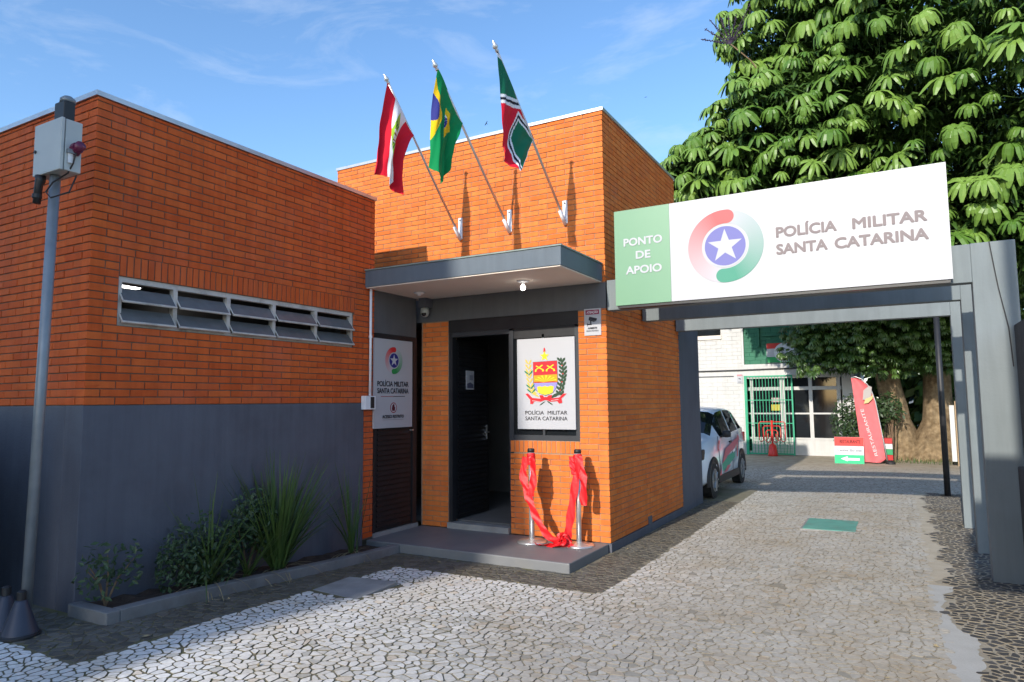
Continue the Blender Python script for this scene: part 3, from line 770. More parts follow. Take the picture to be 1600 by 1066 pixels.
for (a, b_) in ((250, 335), (365, 455)):
    qp([(a, 395), (a+8, 378), (a+70, 335), (a+78, 345)], YEL, 2); qp([(a+80, 398), (a+72, 380), (a+8, 342), (a+2, 352)], YEL, 2.3)
    qp([(a-8, 408), (a-4, 385), (a+14, 380), (a+8, 408)], YEL, 2.6); qp([(a+70, 408), (a+68, 380), (a+86, 385), (a+90, 406)], YEL, 2.6)
cxy = q2(345, 248); put_star(pm, F, cxy[0], cxy[1], .066, YEL, 1.5, .028)
qp([(333, 205), (337, 165), (347, 158), (355, 180), (354, 205)], (.6, .04, .04), 1.2)
def leafp(cx, cy, ang, ln, wd, col, k):
    c_, s_ = math.cos(R(ang)), math.sin(R(ang))
    pts = [(-ln/2, 0), (-ln/5, wd/2), (ln/4, wd/2.6), (ln/2, 0), (ln/4, -wd/2.6), (-ln/5, -wd/2)]
    qp([(cx+a*c_-b*s_, cy+a*s_+b*c_) for a, b in pts], col, k)
TAN = (.62, .46, .10)
for i in range(7):
    y = 300+i*48; x = 172-10*math.sin(i*.5)+i*5
    leafp(x-16, y, 60, 62, 20, TAN, 1.2); leafp(x+18, y+6, 118, 62, 20, TAN, 1.5)
    if i in (2, 5, 6): leafp(x-20, y+20, 40, 70, 16, GRN, 1.8); leafp(x+26, y+22, 130, 70, 16, GRN, 2)
leafp(215, 615, 25, 110, 26, TAN, 1.4); leafp(240, 645, 30, 120, 20, TAN, 1.7)
for i in range(9):
    y = 290+i*42; x = 515+18*math.sin(i*.55)
    leafp(x-22, y, 50, 62, 24, DGR, 1.2); leafp(x+24, y+8, 125, 66, 26, DGR, 1.5); leafp(x, y+4, 92, 56, 22, DGR, 1.8)
    if i in (1, 3, 5, 7): put_poly(pm, F, circle(*q2(x, y+20), .008, 10), RED, 2.2)
leafp(465, 650, -25, 110, 34, DGR, 1.6); leafp(430, 668, -20, 90, 26, DGR, 1.8)
leafp(318, 738, -35, 80, 12, DGR, .8); leafp(395, 735, 35, 80, 14, DGR, .8)
qp([(140, 640), (165, 632), (215, 682), (300, 690), (350, 670), (400, 688), (490, 680), (535, 640), (568, 640), (515, 690), (522, 735), (490, 742), (470, 716), (400, 722), (350, 700), (300, 722), (235, 716), (215, 745), (190, 742), (190, 700)], RED, 2.8)
qp([(288, 655), (320, 652), (350, 690), (385, 655), (420, 652), (410, 690), (370, 705), (330, 705), (300, 692)], (.6, .02, .03), 3.2)
for (a, b_) in ((215, 290), (410, 490)):
    for j in range(6): qp([(a+j*13, 706+2*j*(1 if a < 300 else -1)), (a+j*13+7, 706+2*j*(1 if a < 300 else -1)), (a+j*13+7, 714+2*j*(1 if a < 300 else -1)), (a+j*13, 714+2*j*(1 if a < 300 else -1))], (.8, .55, .55), 3.6)
put_text(pm, F, 'POLÍCIA', -1.082, -.825, 1.468, .045, BLK, bold=.008); put_text(pm, F, 'MILITAR', -.775, -.511, 1.468, .045, BLK, bold=.008)
put_text(pm, F, 'SANTA CATARINA', -1.082, -.511, 1.398, .045, BLK, bold=.008)
pm.build('emblem', X['print'], cp)
# camera warning sign on the right pier
cs = thing('warning_sign', 'small white camera warning sign headed ATENÇÃO high on the brick pier', 'sign', (-.165, -.01, 2.4))
MB().box(-.272, -.060, -.014, -.002, 2.402, 2.722).build('panel', X['signwhite'], cs)
F = Frame((0, -.014, 0), (1, 0, 0), (0, 0, 1)); pm = MB()
put_poly(pm, F, [(-.253, 2.652), (-.08, 2.652), (-.08, 2.706), (-.253, 2.706)], (.28, .02, .07), 1)
put_text(pm, F, 'ATENÇÃO', -.238, -.095, 2.664, .028, (.75, .72, .75), 2, .03)
put_poly(pm, F, [(-.215, 2.598), (-.205, 2.628), (-.105, 2.600), (-.118, 2.572)], (.04, .04, .05), 1)
put_poly(pm, F, [(-.215, 2.585), (-.212, 2.597), (-.122, 2.571), (-.15, 2.562)], (.04, .04, .05), 1.4)
put_poly(pm, F, [(-.195, 2.535), (-.180, 2.535), (-.180, 2.585), (-.195, 2.585)], (.04, .04, .05), 1)
put_poly(pm, F, [(-.232, 2.527), (-.176, 2.527), (-.176, 2.539), (-.232, 2.539)], (.04, .04, .05), 1.4)
put_poly(pm, F, [(-.236, 2.515), (-.228, 2.515), (-.228, 2.552), (-.236, 2.552)], (.04, .04, .05), 1.8)
put_text(pm, F, 'AMBIENTE', -.226, -.108, 2.478, .022, (.04, .04, .05), 2, .04)
put_text(pm, F, 'SENDO FILMADO', -.245, -.09, 2.448, .018, (.2, .2, .22), 2, .03)
pm.build('lettering', X['print'], cs)
# fittings under the canopy
lp = thing('porch_lamp', 'lit round bulb hanging under the canopy soffit', 'lamp', (-.79, -.59, ZCB))
MB().lathe([(.072, -.001), (.072, -.010), (.05, -.018), (.018, -.024), (.016, -.046)], (-.79, -.59, ZCB), 18).build('rose', X['white'], lp, smooth=True)
MB().lathe([(.012, -.045), (.024, -.058), (.031, -.080), (.027, -.102), (.010, -.114)], (-.79, -.59, ZCB), 14).build('bulb', X['bulb'], lp, smooth=True)
lp = thing('porch_lamp', 'unlit lamp holder under the inner corner of the canopy', 'lamp', (-2.31, -.56, ZCB))
MB().lathe([(.07, -.001), (.07, -.015), (.03, -.028), (.02, -.045)], (-2.31, -.56, ZCB), 18).build('rose', X['white'], lp, smooth=True)
sc = thing('security_camera', 'grey dome camera in the corner below the canopy', 'security camera', (-2.56, -.12, 2.9))
MB().box(-2.62, -2.50, -.16, -.008, 2.90, 3.027).build('bracket', X['grey_paint'], sc)
MB().lathe([(.02, .08), (.055, .06), (.06, .02), (.058, 0), (.045, -.035), (.02, -.055)], (-2.56, -.10, 2.83), 16).build('dome', X['cab'], sc, smooth=True)
MB().lathe([(.038, 0), (.033, -.022), (.018, -.04)], (-2.55, -.135, 2.825), 12).build('lens', X['dark_glass'], sc, smooth=True)

# porch slab
p_ = MB(); p_.prism([(XA+.004, -1.10), (-.02, -1.10), (-.02, -.018), (XA+.004, -.018)], 'z', -.3, -.001)
tag(p_.build('porch_slab', X['porch'], None, loc=(-1.3, -.6, -.1), bevel=.012), kind='structure')

# ------------------------------------------------------------------ portal frames and sign
for i, (yy, lab) in enumerate(((0.0, 'nearest grey concrete portal frame, carrying the big sign'), (1.284, 'middle grey concrete portal frame over the driveway'), (2.885, 'farthest grey concrete portal frame over the driveway'))):
    t = thing('portal_frame', lab, 'portal frame', (3.7, yy, 0), 'portal frames over the driveway')
    xa = .016
    MB().box(xa, 3.6, yy+.002, yy+.15, 2.688, 3.046).build('beam', X['grey_frame'], t, bevel=.006)
    MB().box(3.6, 3.94, yy, yy+.152, -.2, 3.05).build('column', X['grey_frame'], t, bevel=.006)
    if i == 0:
        MB().tube([(3.745, -.006, 3.05), (3.77, -.008, 2.8), (3.79, -.006, 2.62), (3.845, -.008, 2.25), (3.86, -.006, 1.9)], .005, 5).build('cable', X['blackp'], t)
sg = thing('sign_board', 'large white and green sign board fixed across the driveway portal', 'sign', (1.8, -.06, 2.7))
SX0, SX1, SZ0, SZ1, SXG = .172, 3.445, 2.716, 3.82, .822
MB().box(SXG+.001, SX1, -.120, -.02, SZ0, SZ1).build('panel', X['signwhite'], sg)
MB().box(SX0, SXG-.001, -.120, -.02, SZ0, SZ1)  .build('green_panel', X['signgreen'], sg)
fr_ = MB(); fr_.box(SX0+.02, SX1-.02, -.105, -.004, SZ0-.03, SZ0-.002); fr_.build('bottom_rail', X['frame_black'], sg)
F = Frame((0, -.120, 0), (1, 0, 0), (0, 0, 1)); pm = MB()
W_ = (.51, .52, .55); GT = (.25, .21, .21)
def words(frame, parent, rows_, col, bold):
    for tx, a, b, v, cp_ in rows_:
        q = MB(); put_text(q, frame, tx, a, b, v, cp_, col, bold=bold); q.build('lettering', X['print'], parent)
words(F, sg, (('PONTO', .283, .737, 3.392, .092), ('DE', .425, .598, 3.234, .092), ('APOIO', .303, .724, 3.065, .092)), W_, .035)
put_logo(pm, F, 1.418, 3.268, .395, (.52, .15, .15), (.09, .31, .22), (.19, .19, .44), (.505, .51, .545))
words(F, sg, (('POLÍCIA', 1.933, 2.505, 3.288, .112), ('MILITAR', 2.64, 3.275, 3.284, .112), ('SANTA', 1.93, 2.415, 3.110, .112), ('CATARINA', 2.475, 3.277, 3.108, .112)), GT, .045)
pm.build('crest', X['print'], sg)

# ------------------------------------------------------------------ flags
def quadbez(a, b, c_, t):
    return tuple(a[i]*(1-t)**2+2*b[i]*t*(1-t)+c_[i]*t*t for i in range(2))
def cat(pts, s):
    k = (len(pts)-1)*s; i = min(int(k), len(pts)-2); t = k-i
    return tuple(pts[i][j]+(pts[i+1][j]-pts[i][j])*t for j in range(len(pts[i])))
def flag(x, hoist, mid, fly, fold, color, name, label):
    NS, NT = 96, 110
    o_ = MB(); V = []
    for i in range(NS+1):
        s = i/NS; a, b, c_ = cat(hoist, s), cat(mid, s), cat(fly, s)
        for j in range(NT+1):
            t = j/NT
            bb = (2*b[0]-.5*a[0]-.5*c_[0], 2*b[1]-.5*a[1]-.5*c_[1])
            y, z = quadbez(a, bb, c_, t)
            V.append((x+.012+fold(s, t)+.007*math.sin(s*31+t*9)*min(1, t*3)+.005*math.sin(t*23+s*11)*t, y, z))
    fs = []; cols = []
    for i in range(NS):
        for j in range(NT):
            fs.append((i*(NT+1)+j, i*(NT+1)+j+1, (i+1)*(NT+1)+j+1, (i+1)*(NT+1)+j))
            cols.append(color((i+.5)/NS, (j+.5)/NT, V[i*(NT+1)+j]))
    o_.v = V; o_.f = fs; o_.m = [0]*len(fs); o_.c = cols; o_.t = [0]*len(fs)
    o = o_.build(name, X['cloth'], None, smooth=True, loc=(x, hoist[0][0], hoist[0][1]))
    return tag(o, label, 'flag', 'flags on the facade poles')
FR, FW_, FG, FY, FB, FGR = (.68, .008, .03), (.80, .80, .83), (.0, .24, .07), (.80, .52, .01), (.035, .04, .22), (.32, .55, .04)
DG, BKF = (.006, .14, .07), (.012, .012, .025)
# state flag: red, white, red with a pale green lozenge
def c1(s, t, p):
    if .30 < s < .70:
        a, b = abs(s-.5)/.20, abs(t-.46)/.40
        if a*.9+b < 1.0:
            q = (t-.46)
            if -.07 < q < .10 and a < .75: return (.78, .76, .74) if (int(t*40) % 3) else (.30, .12, .05)
            if (.10 < q < .2 or -.2 < q < -.1) and a < .55 and math.sin(t*90+s*80) > -.2: return (.03, .16, .03)
            return FGR
        return FW_
    return FR
def f1(s, t): return -.055*math.sin(s*9.5+.6)*min(1, t*2.2+.1)+.02*math.sin(s*17+t*4)*t+.03*math.sin(t*5)*(s-.3)
flag(-2.045, [(-1.545, 5.335), (-1.385, 5.18), (-1.205, 5.018), (-1.045, 4.87)], [(-1.64, 4.76), (-1.50, 4.70), (-1.385, 4.665), (-1.27, 4.55)],
     [(-1.70, 4.22), (-1.55, 4.20), (-1.43, 4.16), (-1.285, 4.05)], f1, c1, 'flag', 'red and white flag with a green lozenge, leftmost over the canopy')
def c2(s, t, p):
    q = (.5-.5*(s/.48)) if s < .48 else (.12+.36*0+(1-s)/.52*.40)
    q = abs(.5-q) if s < .48 else (.15+(s-.48)/.52*.35)
    tt = (t-.45) if s < .48 else (t-.44)
    a, b = q/.36, abs(tt)/.33
    if math.hypot(q/.19, tt/.14) < 1:
        if s >= .48 and abs(tt+.12-.3*q) < .022: return (.75, .77, .8)
        if s >= .48 and math.sin(t*160)*math.sin(s*120) > .8: return (.5, .5, .6)
        return FB
    if a+b < 1: return FY
    return FG
def f2(s, t): return .07*math.sin(s*6.2+.3)*min(1, t*2+.15)+(.05*(1 if s > .48 else -1)*min(1, abs(s-.48)*12))*min(1, t*3)+.05*t*t*math.sin(s*5)
flag(-1.288, [(-1.612, 5.285), (-1.47, 5.155), (-1.26, 4.965), (-1.115, 4.838)], [(-1.68, 4.78), (-1.56, 4.70), (-1.40, 4.64), (-1.315, 4.545)],
     [(-1.735, 4.13), (-1.63, 4.03), (-1.50, 4.02), (-1.40, 4.19)], f2, c2, 'flag', 'green flag with yellow lozenge and blue disc, middle of the three')
def side(p, a, b): return (b[0]-a[0])*(p[1]-a[1])-(b[1]-a[1])*(p[0]-a[0])
def band(p, a, b, w_):
    d = (b[0]-a[0], b[1]-a[1]); l_ = math.hypot(*d); return side(p, a, b)/l_/w_
def c3(s, t, P):
    p = (P[1], P[2])
    A0, A1 = (-1.66, 4.745), (-1.16, 4.875)            # upper stripe
    h1 = band(p, A0, A1, .045)
    C0, C1, C2_ = (-1.285, 4.07), (-1.37, 4.44), (-1.245, 4.735)   # chevron: up the middle, then down to the pole
    D1 = (-.83, 4.60)
    if s > .985 or (P[2]-(4.07)) > 1.125 : 
        return BKF if (P[2]-4.07) > 1.165 else FW_
    if h1 > 1: return DG
    if h1 > -1.15: return BKF if abs(h1+.05) < .33 else FW_
    k1 = band(p, (-1.265, 4.05), (-1.325, 4.46), .034)      # >0 left of the rising stroke
    k2 = band(p, (-1.195, 4.735), D1, .040)                 # >0 above the falling stroke
    k3 = band(p, (-1.325, 4.46), (-1.195, 4.735), .034)
    m_ = max(k1 if p[1] < 4.47 else k3, k2)
    if m_ > 1: return FR
    if m_ > -1: return BKF if abs(m_) < .36 else FW_
    return DG
def f3(s, t): return .035*math.sin(s*5+t*3)*min(1, t*2+.1)+.03*t*math.sin(s*9)
flag(-.503, [(-1.655, 5.26), (-1.42, 5.065), (-1.12, 4.82), (-.83, 4.585)], [(-1.645, 4.75), (-1.46, 4.62), (-1.22, 4.50), (-.98, 4.42)],
     [(-1.57, 4.275), (-1.47, 4.19), (-1.36, 4.11), (-1.28, 4.06)], f3, c3, 'flag', 'green and red flag with black and white stripes, rightmost of the three')
for i, (x, y1_, z1_) in enumerate(((-2.045, -1.585, 5.405), (-1.288, -1.677, 5.336), (-.503, -1.711, 5.322))):
    t = thing('flagpole', ('slanted aluminium flagpole carrying the red and white flag', 'slanted aluminium flagpole carrying the green and yellow flag', 'slanted aluminium flagpole carrying the red and dark green flag')[i], 'flagpole', (x, 0, 3.95), 'flagpoles over the canopy')
    MB().tube([(x, -.035, 3.84), (x, y1_, z1_)], .0155, 10).build('pole', X['pole'], t, smooth=True)
    d_ = Vector((0, y1_+.035, z1_-3.84)).normalized(); e0 = Vector((x, y1_, z1_))
    MB().tube([e0-d_*.10, e0-d_*.085, e0-d_*.075, e0-d_*.055, e0-d_*.03, e0-d_*.015, e0+d_*.02], [.019, .021, .012, .030, .026, .010, .004], 10).build('finial', X['chrome'], t, smooth=True)
    MB().box(x-.032, x+.032, -.014, -.002, 3.80, 4.09).build('bracket', X['white'], t, bevel=.003)
    MB().tube([Vector((x, -.012, 3.79)), Vector((x, -.012, 3.79))+d_*.20], .022, 10).build('socket', X['white'], t, smooth=True)
    for zz_ in (4.055, 3.835): MB().tube([(x, -.014, zz_), (x, -.021, zz_)], .010, 8).build('bolt', X['blackp'], t)
if True:  # hem of the third flag lying on the far side of its pole
    pass

# ------------------------------------------------------------------ posts with the cut ribbon
def post(x, y, lab):
    t = thing('barrier_post', lab, 'barrier post', (x, y, 0), 'steel barrier posts on the porch')
    MB().lathe([(.172, .0), (.172, .008), (.16, .020), (.05, .034), (.034, .045)], (x, y, 0), 32).build('base', X['chrome'], t, smooth=True)
    MB().lathe([(.031, .035), (.031, .93)], (x, y, 0), 18).build('tube', X['chrome'], t, smooth=True)
    MB().lathe([(.036, .90), (.040, .91), (.040, 1.035)], (x, y, 0), 18).build('head', X['chrome'], t, smooth=True)
    MB().lathe([(.042, 1.035), (.043, 1.065), (.034, 1.078)], (x, y, 0), 18).build('cap', X['blackp'], t, smooth=True)
P1, P2 = (-.845, -.33), (-.275, -.27)
post(*P1, 'steel barrier post nearer the entrance door'); post(*P2, 'steel barrier post nearer the brick corner')
def ribbon(mb, pts, wd, a0=0., a1=0., ruck=.0, wn_=14):
    """a band of satin along a curve; a0..a1 turn of its width from the wall plane, ruck = soft creases"""
    n = len(pts)-1; N = n*wn_; Vv = []
    for i in range(N+1):
        u = i/N*n; k = min(int(u), n-1); f = u-k
        p = [Vector(pts[max(0, min(n, k+q))]) for q in (-1, 0, 1, 2)]
        c_ = .5*((2*p[1])+(-p[0]+p[2])*f+(2*p[0]-5*p[1]+4*p[2]-p[3])*f*f+(-p[0]+3*p[1]-3*p[2]+p[3])*f**3)
        tg = (-p[0]+p[2]+2*(2*p[0]-5*p[1]+4*p[2]-p[3])*f+3*(-p[0]+3*p[1]-3*p[2]+p[3])*f*f)
        tg = tg.normalized() if tg.length > 1e-6 else Vector((0, 0, -1))
        a = a0+(a1-a0)*i/N
        d_ = tg.cross(Vector((0, -1, .15))); d_ = d_.normalized() if d_.length > .1 else Vector((1, 0, 0))
        nn_ = d_.cross(tg); w_ = wd*(1+.16*math.sin(i*.37+a0*3))
        d_ = d_*math.cos(a)+nn_*math.sin(a); nn_ = d_.cross(tg)
        for s_ in (-1, -.6, -.2, .2, .6, 1):
            Vv.append(c_+d_*w_*s_*.5+nn_*(ruck*math.sin(s_*2.7+i*.33)+ruck*.5*math.sin(i*.8+s_*4)))
    mb.add(Vv, [(i*6+j, i*6+j+1, (i+1)*6+j+1, (i+1)*6+j) for i in range(N) for j in range(5)])
def wrap(mb, x, y):
    for k in range(3):
        z_ = .925+k*.035; vs_ = []
        for a in range(25):
            q = a*2*math.pi/24; r2 = .047+.004*math.sin(q*3+k)
            for dz in (-.022, 0, .022): vs_.append((x+(r2+.004*(dz == 0))*math.cos(q), y+(r2+.004*(dz == 0))*math.sin(q), z_+dz+.012*math.sin(q+k*1.3)))
        mb.add(vs_, [(a*3+j, a*3+j+1, (a+1)*3+j+1, (a+1)*3+j) for a in range(24) for j in range(2)])
rb = MB(); x, y = P1; wrap(rb, x, y)
ribbon(rb, [(x-.035, y-.05, .98), (x-.075, y-.06, .80), (x-.035, y-.07, .62), (x+.03, y-.075, .45), (x+.11, y-.085, .29), (x+.23, y-.09, .13), (x+.36, y-.09, .055), (x+.50, y-.08, .03)], .085, .3, -.35, .006)
ribbon(rb, [(x+.03, y-.052, .98), (x+.062, y-.062, .83), (x+.052, y-.07, .66), (x+.02, y-.078, .54)], .085, -.5, .4, .006)
ribbon(rb, [(x+.27, y-.12, .012), (x+.38, y-.14, .03), (x+.48, y-.13, .07), (x+.44, y-.08, .10), (x+.53, y-.09, .02)], .075, 1.1, .5, .008)
o = rb.build('red_ribbon', X['red_satin'], None, smooth=True, loc=(x+.2, y, .4))
tag(o, 'red satin ribbon tied to the left barrier post, its end on the floor', 'ribbon')
rb = MB(); x, y = P2; wrap(rb, x, y)
ribbon(rb, [(x+.0, y-.05, 1.0), (x+.005, y-.062, .80), (x-.035, y-.066, .55), (x-.075, y-.07, .30), (x-.105, y-.08, .12), (x-.11, y-.09, .04)], .088, -.25, .7, .005)
ribbon(rb, [(x+.02, y-.05, 1.0), (x+.075, y-.056, .83), (x+.092, y-.06, .68), (x+.085, y-.056, .46)], .085, .25, -.2, .006)
ribbon(rb, [(x-.05, y-.052, 1.0), (x-.048, y-.062, .93), (x-.03, y-.066, .85), (x-.012, y-.06, .80)], .06, .3, .3, .006)
ribbon(rb, [(x-.20, y-.12, .02), (x-.13, y-.15, .10), (x-.06, y-.11, .05), (x-.12, y-.09, .12), (x-.20, y-.16, .03), (x-.33, y-.21, .014), (x-.46, y-.18, .012)], .08, 1.0, 1.4, .009)
ribbon(rb, [(x-.16, y-.10, .02), (x-.20, y-.10, .10), (x-.13, y-.12, .13), (x-.09, y-.14, .05), (x-.02, y-.16, .015)], .07, .3, 1.2, .009)
o = rb.build('red_ribbon', X['red_satin'], None, smooth=True, loc=(x, y, .4))
tag(o, 'red satin ribbon hanging from the right barrier post in a heap', 'ribbon')

# ------------------------------------------------------------------ street pole with cabinet
pt = thing('utility_pole', 'grey galvanised pole standing at the left brick corner', 'pole', (-2.56, -4.83, .03))
MB().tube([(-2.565, -4.83, .0), (-2.47, -4.83, 3.34)], .036, 16).build('shaft', X['galv'], pt, smooth=True)
cab = thing('metal_cabinet', 'light grey steel cabinet mounted at the top of the pole', 'cabinet', (-2.46, -4.83, 3.35))
MB().box(-2.645, -2.279, -4.870, -4.752, 3.342, 3.728).build('cabinet_body', X['cab'], cab, bevel=.006)
MB().box(-2.648, -2.276, -4.902, -4.876, 3.338, 3.732).build('cabinet_door', X['cab'], cab, bevel=.006)
MB().tube([(-2.615, -4.903, 3.525), (-2.615, -4.912, 3.525)], .013, 8).build('lock', X['blackp'], cab)
MB().box(-2.274, -2.264, -4.85, -4.82, 3.40, 3.47).build('plate', X['white'], cab)
MB().box(-2.277, -2.25, -4.86, -4.815, 3.47, 3.50).build('hasp', X['galv'], cab)
pl = thing('power_plug', 'maroon industrial plug on the side of the pole cabinet', 'plug', (-2.25, -4.80, 3.5))
MB().tube([(-2.276, -4.80, 3.475), (-2.245, -4.80, 3.515), (-2.20, -4.80, 3.53)], [.025, .034, .036], 12).build('body', X['maroon'], pl, smooth=True)
MB().tube([(-2.29, -4.80, 3.515), (-2.235, -4.80, 3.52)], .042, 8).build('cap', X['maroon'], pl)
MB().tube([(-2.245, -4.81, 3.48), (-2.255, -4.82, 3.40), (-2.30, -4.83, 3.33), (-2.42, -4.87, 3.27), (-2.47, -4.89, 3.20), (-2.42, -4.88, 3.15), (-2.33, -4.80, 3.20), (-2.32, -4.76, 3.33)], .006, 6).build('cable', X['blackp'], pl)
fl_ = thing('floodlight', 'black floodlight with a dome cap above the pole cabinet', 'floodlight', (-2.46, -4.8, 3.74))
MB().tube([(-2.47, -4.80, 3.73), (-2.46, -4.79, 3.80)], .016, 8).build('stem', X['blackp'], fl_)
MB().box(-2.535, -2.395, -4.83, -4.75, 3.77, 3.915).build('housing', X['blackp'], fl_, bevel=.008)
MB().lathe([(.055, .0), (.052, .03), (.03, .05), (.008, .055)], (-2.45, -4.78, 3.915), 14).build('dome', X['galv'], fl_, smooth=True)
hn = thing('cable_gland', 'black corrugated conduit hanging under the pole cabinet', 'conduit', (-2.53, -4.86, 3.2))
MB().tube([(-2.575, -4.88, 3.342), (-2.575, -4.88, 3.30), (-2.585, -4.885, 3.27), (-2.59, -4.89, 3.13)], [.036, .034, .028, .026], 12).build('pipe', X['blackp'], hn, smooth=True)
MB().lathe([(.032, 0), (.032, .03)], (-2.59, -4.89, 3.17), 12).build('collar', X['blackp'], hn)
# cones at the foot of the pole
for (x, y, lab, s_) in ((-2.485, -4.90, 'dark grey-blue cone at the foot of the pole', .88), (-2.715, -4.89, 'dark grey-blue cone cut by the left edge of the picture', .9)):
    t = thing('floor_cone', lab, 'cone', (x, y, .03), 'cones by the pole')
    MB().lathe([(.135*s_, .02), (.128*s_, .03), (.045*s_, .235), (.035*s_, .245)], (x, y, .03), 24).build('cone_body', X['cone'], t, smooth=True)
    MB().lathe([(.145*s_, 0), (.145*s_, .012), (.132*s_, .022)], (x, y, .032), 24).build('base', X['blackp'], t)
    MB().lathe([(.034*s_, .245), (.034*s_, .30), (.02*s_, .31)], (x, y, .03), 14).build('tip', X['blackp'], t)

# ------------------------------------------------------------------ planter and plants
pb = thing('planter_bed', 'narrow planting bed with a grey concrete curb along the low building', 'planter', (-2.4, -2.8, 0))
cu = MB()
zc_ = lambda y: gh(-2.2, y)+.088
N = 20
def strip(x0, x1, y0, y1, n):
    vs_ = []
    for i in range(n+1):
        y = y0+(y1-y0)*i/n; z_ = zc_(y)
        vs_ += [(x0, y, -.3), (x1, y, -.3), (x1, y, z_), (x0, y, z_)]
    fs = [(i*4+k, i*4+(k+1) % 4, (i+1)*4+(k+1) % 4, (i+1)*4+k) for i in range(n) for k in range(4)]+[(0, 3, 2, 1), (n*4, n*4+1, n*4+2, n*4+3)]
    cu.add(vs_, [f[::-1] for f in fs])
strip(-2.275, -2.165, -4.38, -1.102, N); strip(XA+.006, -2.165, -4.485, -4.381, 1)
cu.build('curb', X['curb'], pb, bevel=.008)
so_ = MB(); ns = 30; rr = random.Random(2)
vs_ = []
for i in range(ns+1):
    for k in range(5): y = -4.38+3.28*i/ns; vs_.append((XA+.005+(.40)*k/4, y, zc_(y)-.04+rr.uniform(-.015, .015)))
so_.add(vs_, [(i*5+k, i*5+k+1, (i+1)*5+k+1, (i+1)*5+k) for i in range(ns) for k in range(4)])
so_.build('soil', X['soil'], pb)
def blade(mb, base, d, ln, wd, droop, n=6, m=0, tone=.5):
    d = Vector(d).normalized(); p = Vector(base); vs_ = []; sd = d.cross(Vector((0, 0, 1)))
    if sd.length < .05: sd = Vector((1, 0, 0))
    sd.normalize(); a = random.uniform(-.6, .6); sd = (sd*math.cos(a)+Vector((0, 0, 1)).cross(sd)*math.sin(a)).normalized()
    for i in range(n+1):
        t = i/n; w_ = wd*(.55+.9*t-1.42*t*t) if t < 1 else .001
        vs_ += [p-sd*max(w_, .001), p+sd*max(w_, .001)]
        d = (d+Vector((0, 0, -1))*droop/n).normalized(); p = p+d*ln/n
    mb.add(vs_, [(2*i, 2*i+1, 2*i+3, 2*i+2) for i in range(n)], m, None, tone)
def clump(x, y, n, hgt, spread, lab, dry=0, wd=.010, seed=1, nm='strap_leaf_plant', lean=(0, 0)):
    random.seed(seed); z0 = zc_(y)-.04; t = thing(nm, lab, 'plant', (x, y, z0))
    mb = MB(); md = MB()
    for i in range(n):
        a = random.uniform(0, 2*math.pi); s_ = random.random()**.7*spread
        d = (math.cos(a)*s_+lean[0], math.sin(a)*s_+lean[1], 1)
        if d[0] < -.25: d = (-.25, d[1], 1)
        blade(mb, (x+random.uniform(-.03, .03), y+random.uniform(-.05, .05), z0), d, hgt*random.uniform(.6, 1.1), wd*random.uniform(.7, 1.25), random.uniform(.1, 1.0)*(.4+s_), 7, 0, random.uniform(.05, .95))
    for i in range(dry):
        a = random.uniform(0, 2*math.pi); d = (abs(math.cos(a))*.8, math.sin(a)*1.1, .7)
        blade(md, (x+random.uniform(-.03, .03), y+random.uniform(-.06, .06), z0), d, hgt*random.uniform(.45, .8), wd*.5, random.uniform(1.6, 3), 9)
    mb.build('leaves', X['blade'], t)
    if dry: md.build('dry_leaves', X['dryblade'], t)
def bush(x, y, rad, n, lab, seed, z_up, nm='shrub', ls=.035, stems=4, sy=1.):
    random.seed(seed); z0 = zc_(y)-.04; t = thing(nm, lab, 'plant', (x, y, z0))
    st = MB(); lf = MB()
    for s_ in range(stems):
        a = random.uniform(-1.2, 1.2); e = Vector((x+.12*random.random(), y+math.sin(a)*rad*.9*sy, z0+z_up+random.uniform(-.3, .6)*rad))
        st.tube([(x, y, z0), (x+.03, y+(e.y-y)*.4, z0+(e.z-z0)*.6), e], [.010, .007, .004], 5)
    for i in range(n):
        v = Vector((random.gauss(0, .45), random.gauss(0, .5)*sy, random.gauss(0, .45)))
        if v.length > 1.15: v *= 1.15/v.length
        p = Vector((x+.06+abs(v.x)*rad*.7-.05, y+v.y*rad, z0+z_up+v.z*rad))
        if p.x < XA+.03: p.x = XA+.03+random.random()*.04
        if p.z < z0: continue
        n_ = Vector((random.uniform(-.3, 1), random.uniform(-1, .3), random.uniform(.0, 1.2))).normalized(); u = n_.orthogonal().normalized()
        a = random.uniform(0, 6.28); u2 = (u*math.cos(a)+n_.cross(u)*math.sin(a)); v2 = n_.cross(u2); s2 = ls*random.uniform(.6, 1.2)
        lf.add([p-u2*s2, p+v2*s2*.45+n_*s2*.12, p+u2*s2, p-v2*s2*.45+n_*s2*.12], [(0, 1, 2), (0, 2, 3)], 0, None, random.uniform(.05, .95))
    st.build('stems', X['twig'], t); lf.build('leaves', X['shrub'], t)
    return t
bush(-2.50, -4.30, .23, 150, 'small dark shrub leaning past the end of the planting bed', 21, .30, ls=.034, sy=1.3)
bush(-2.52, -3.50, .34, 1500, 'bushy dark green shrub near the left end of the bed', 22, .24, ls=.030, sy=1.35)
bush(-2.52, -2.95, .26, 700, 'leafy dark shrub against the wall beside the tall clump', 24, .50, ls=.034)
clump(-2.42, -3.45, 40, .95, 1.05, 'arching strap leaves spilling over the curb in front of the bushy shrub', 16, .011, 31, lean=(.30, 0))
clump(-2.40, -3.05, 14, .75, .85, 'few long strap leaves bending down over the curb', 2, .011, 33, lean=(.6, -.1))
clump(-2.42, -2.68, 250, 1.12, .68, 'tall dense clump of upright dark green strap leaves', 10, .013, 34)
clump(-2.44, -1.60, 26, 1.0, .48, 'thin clump of strap leaves with dry stalks beside the door', 16, .011, 36, lean=(.02, -.15))

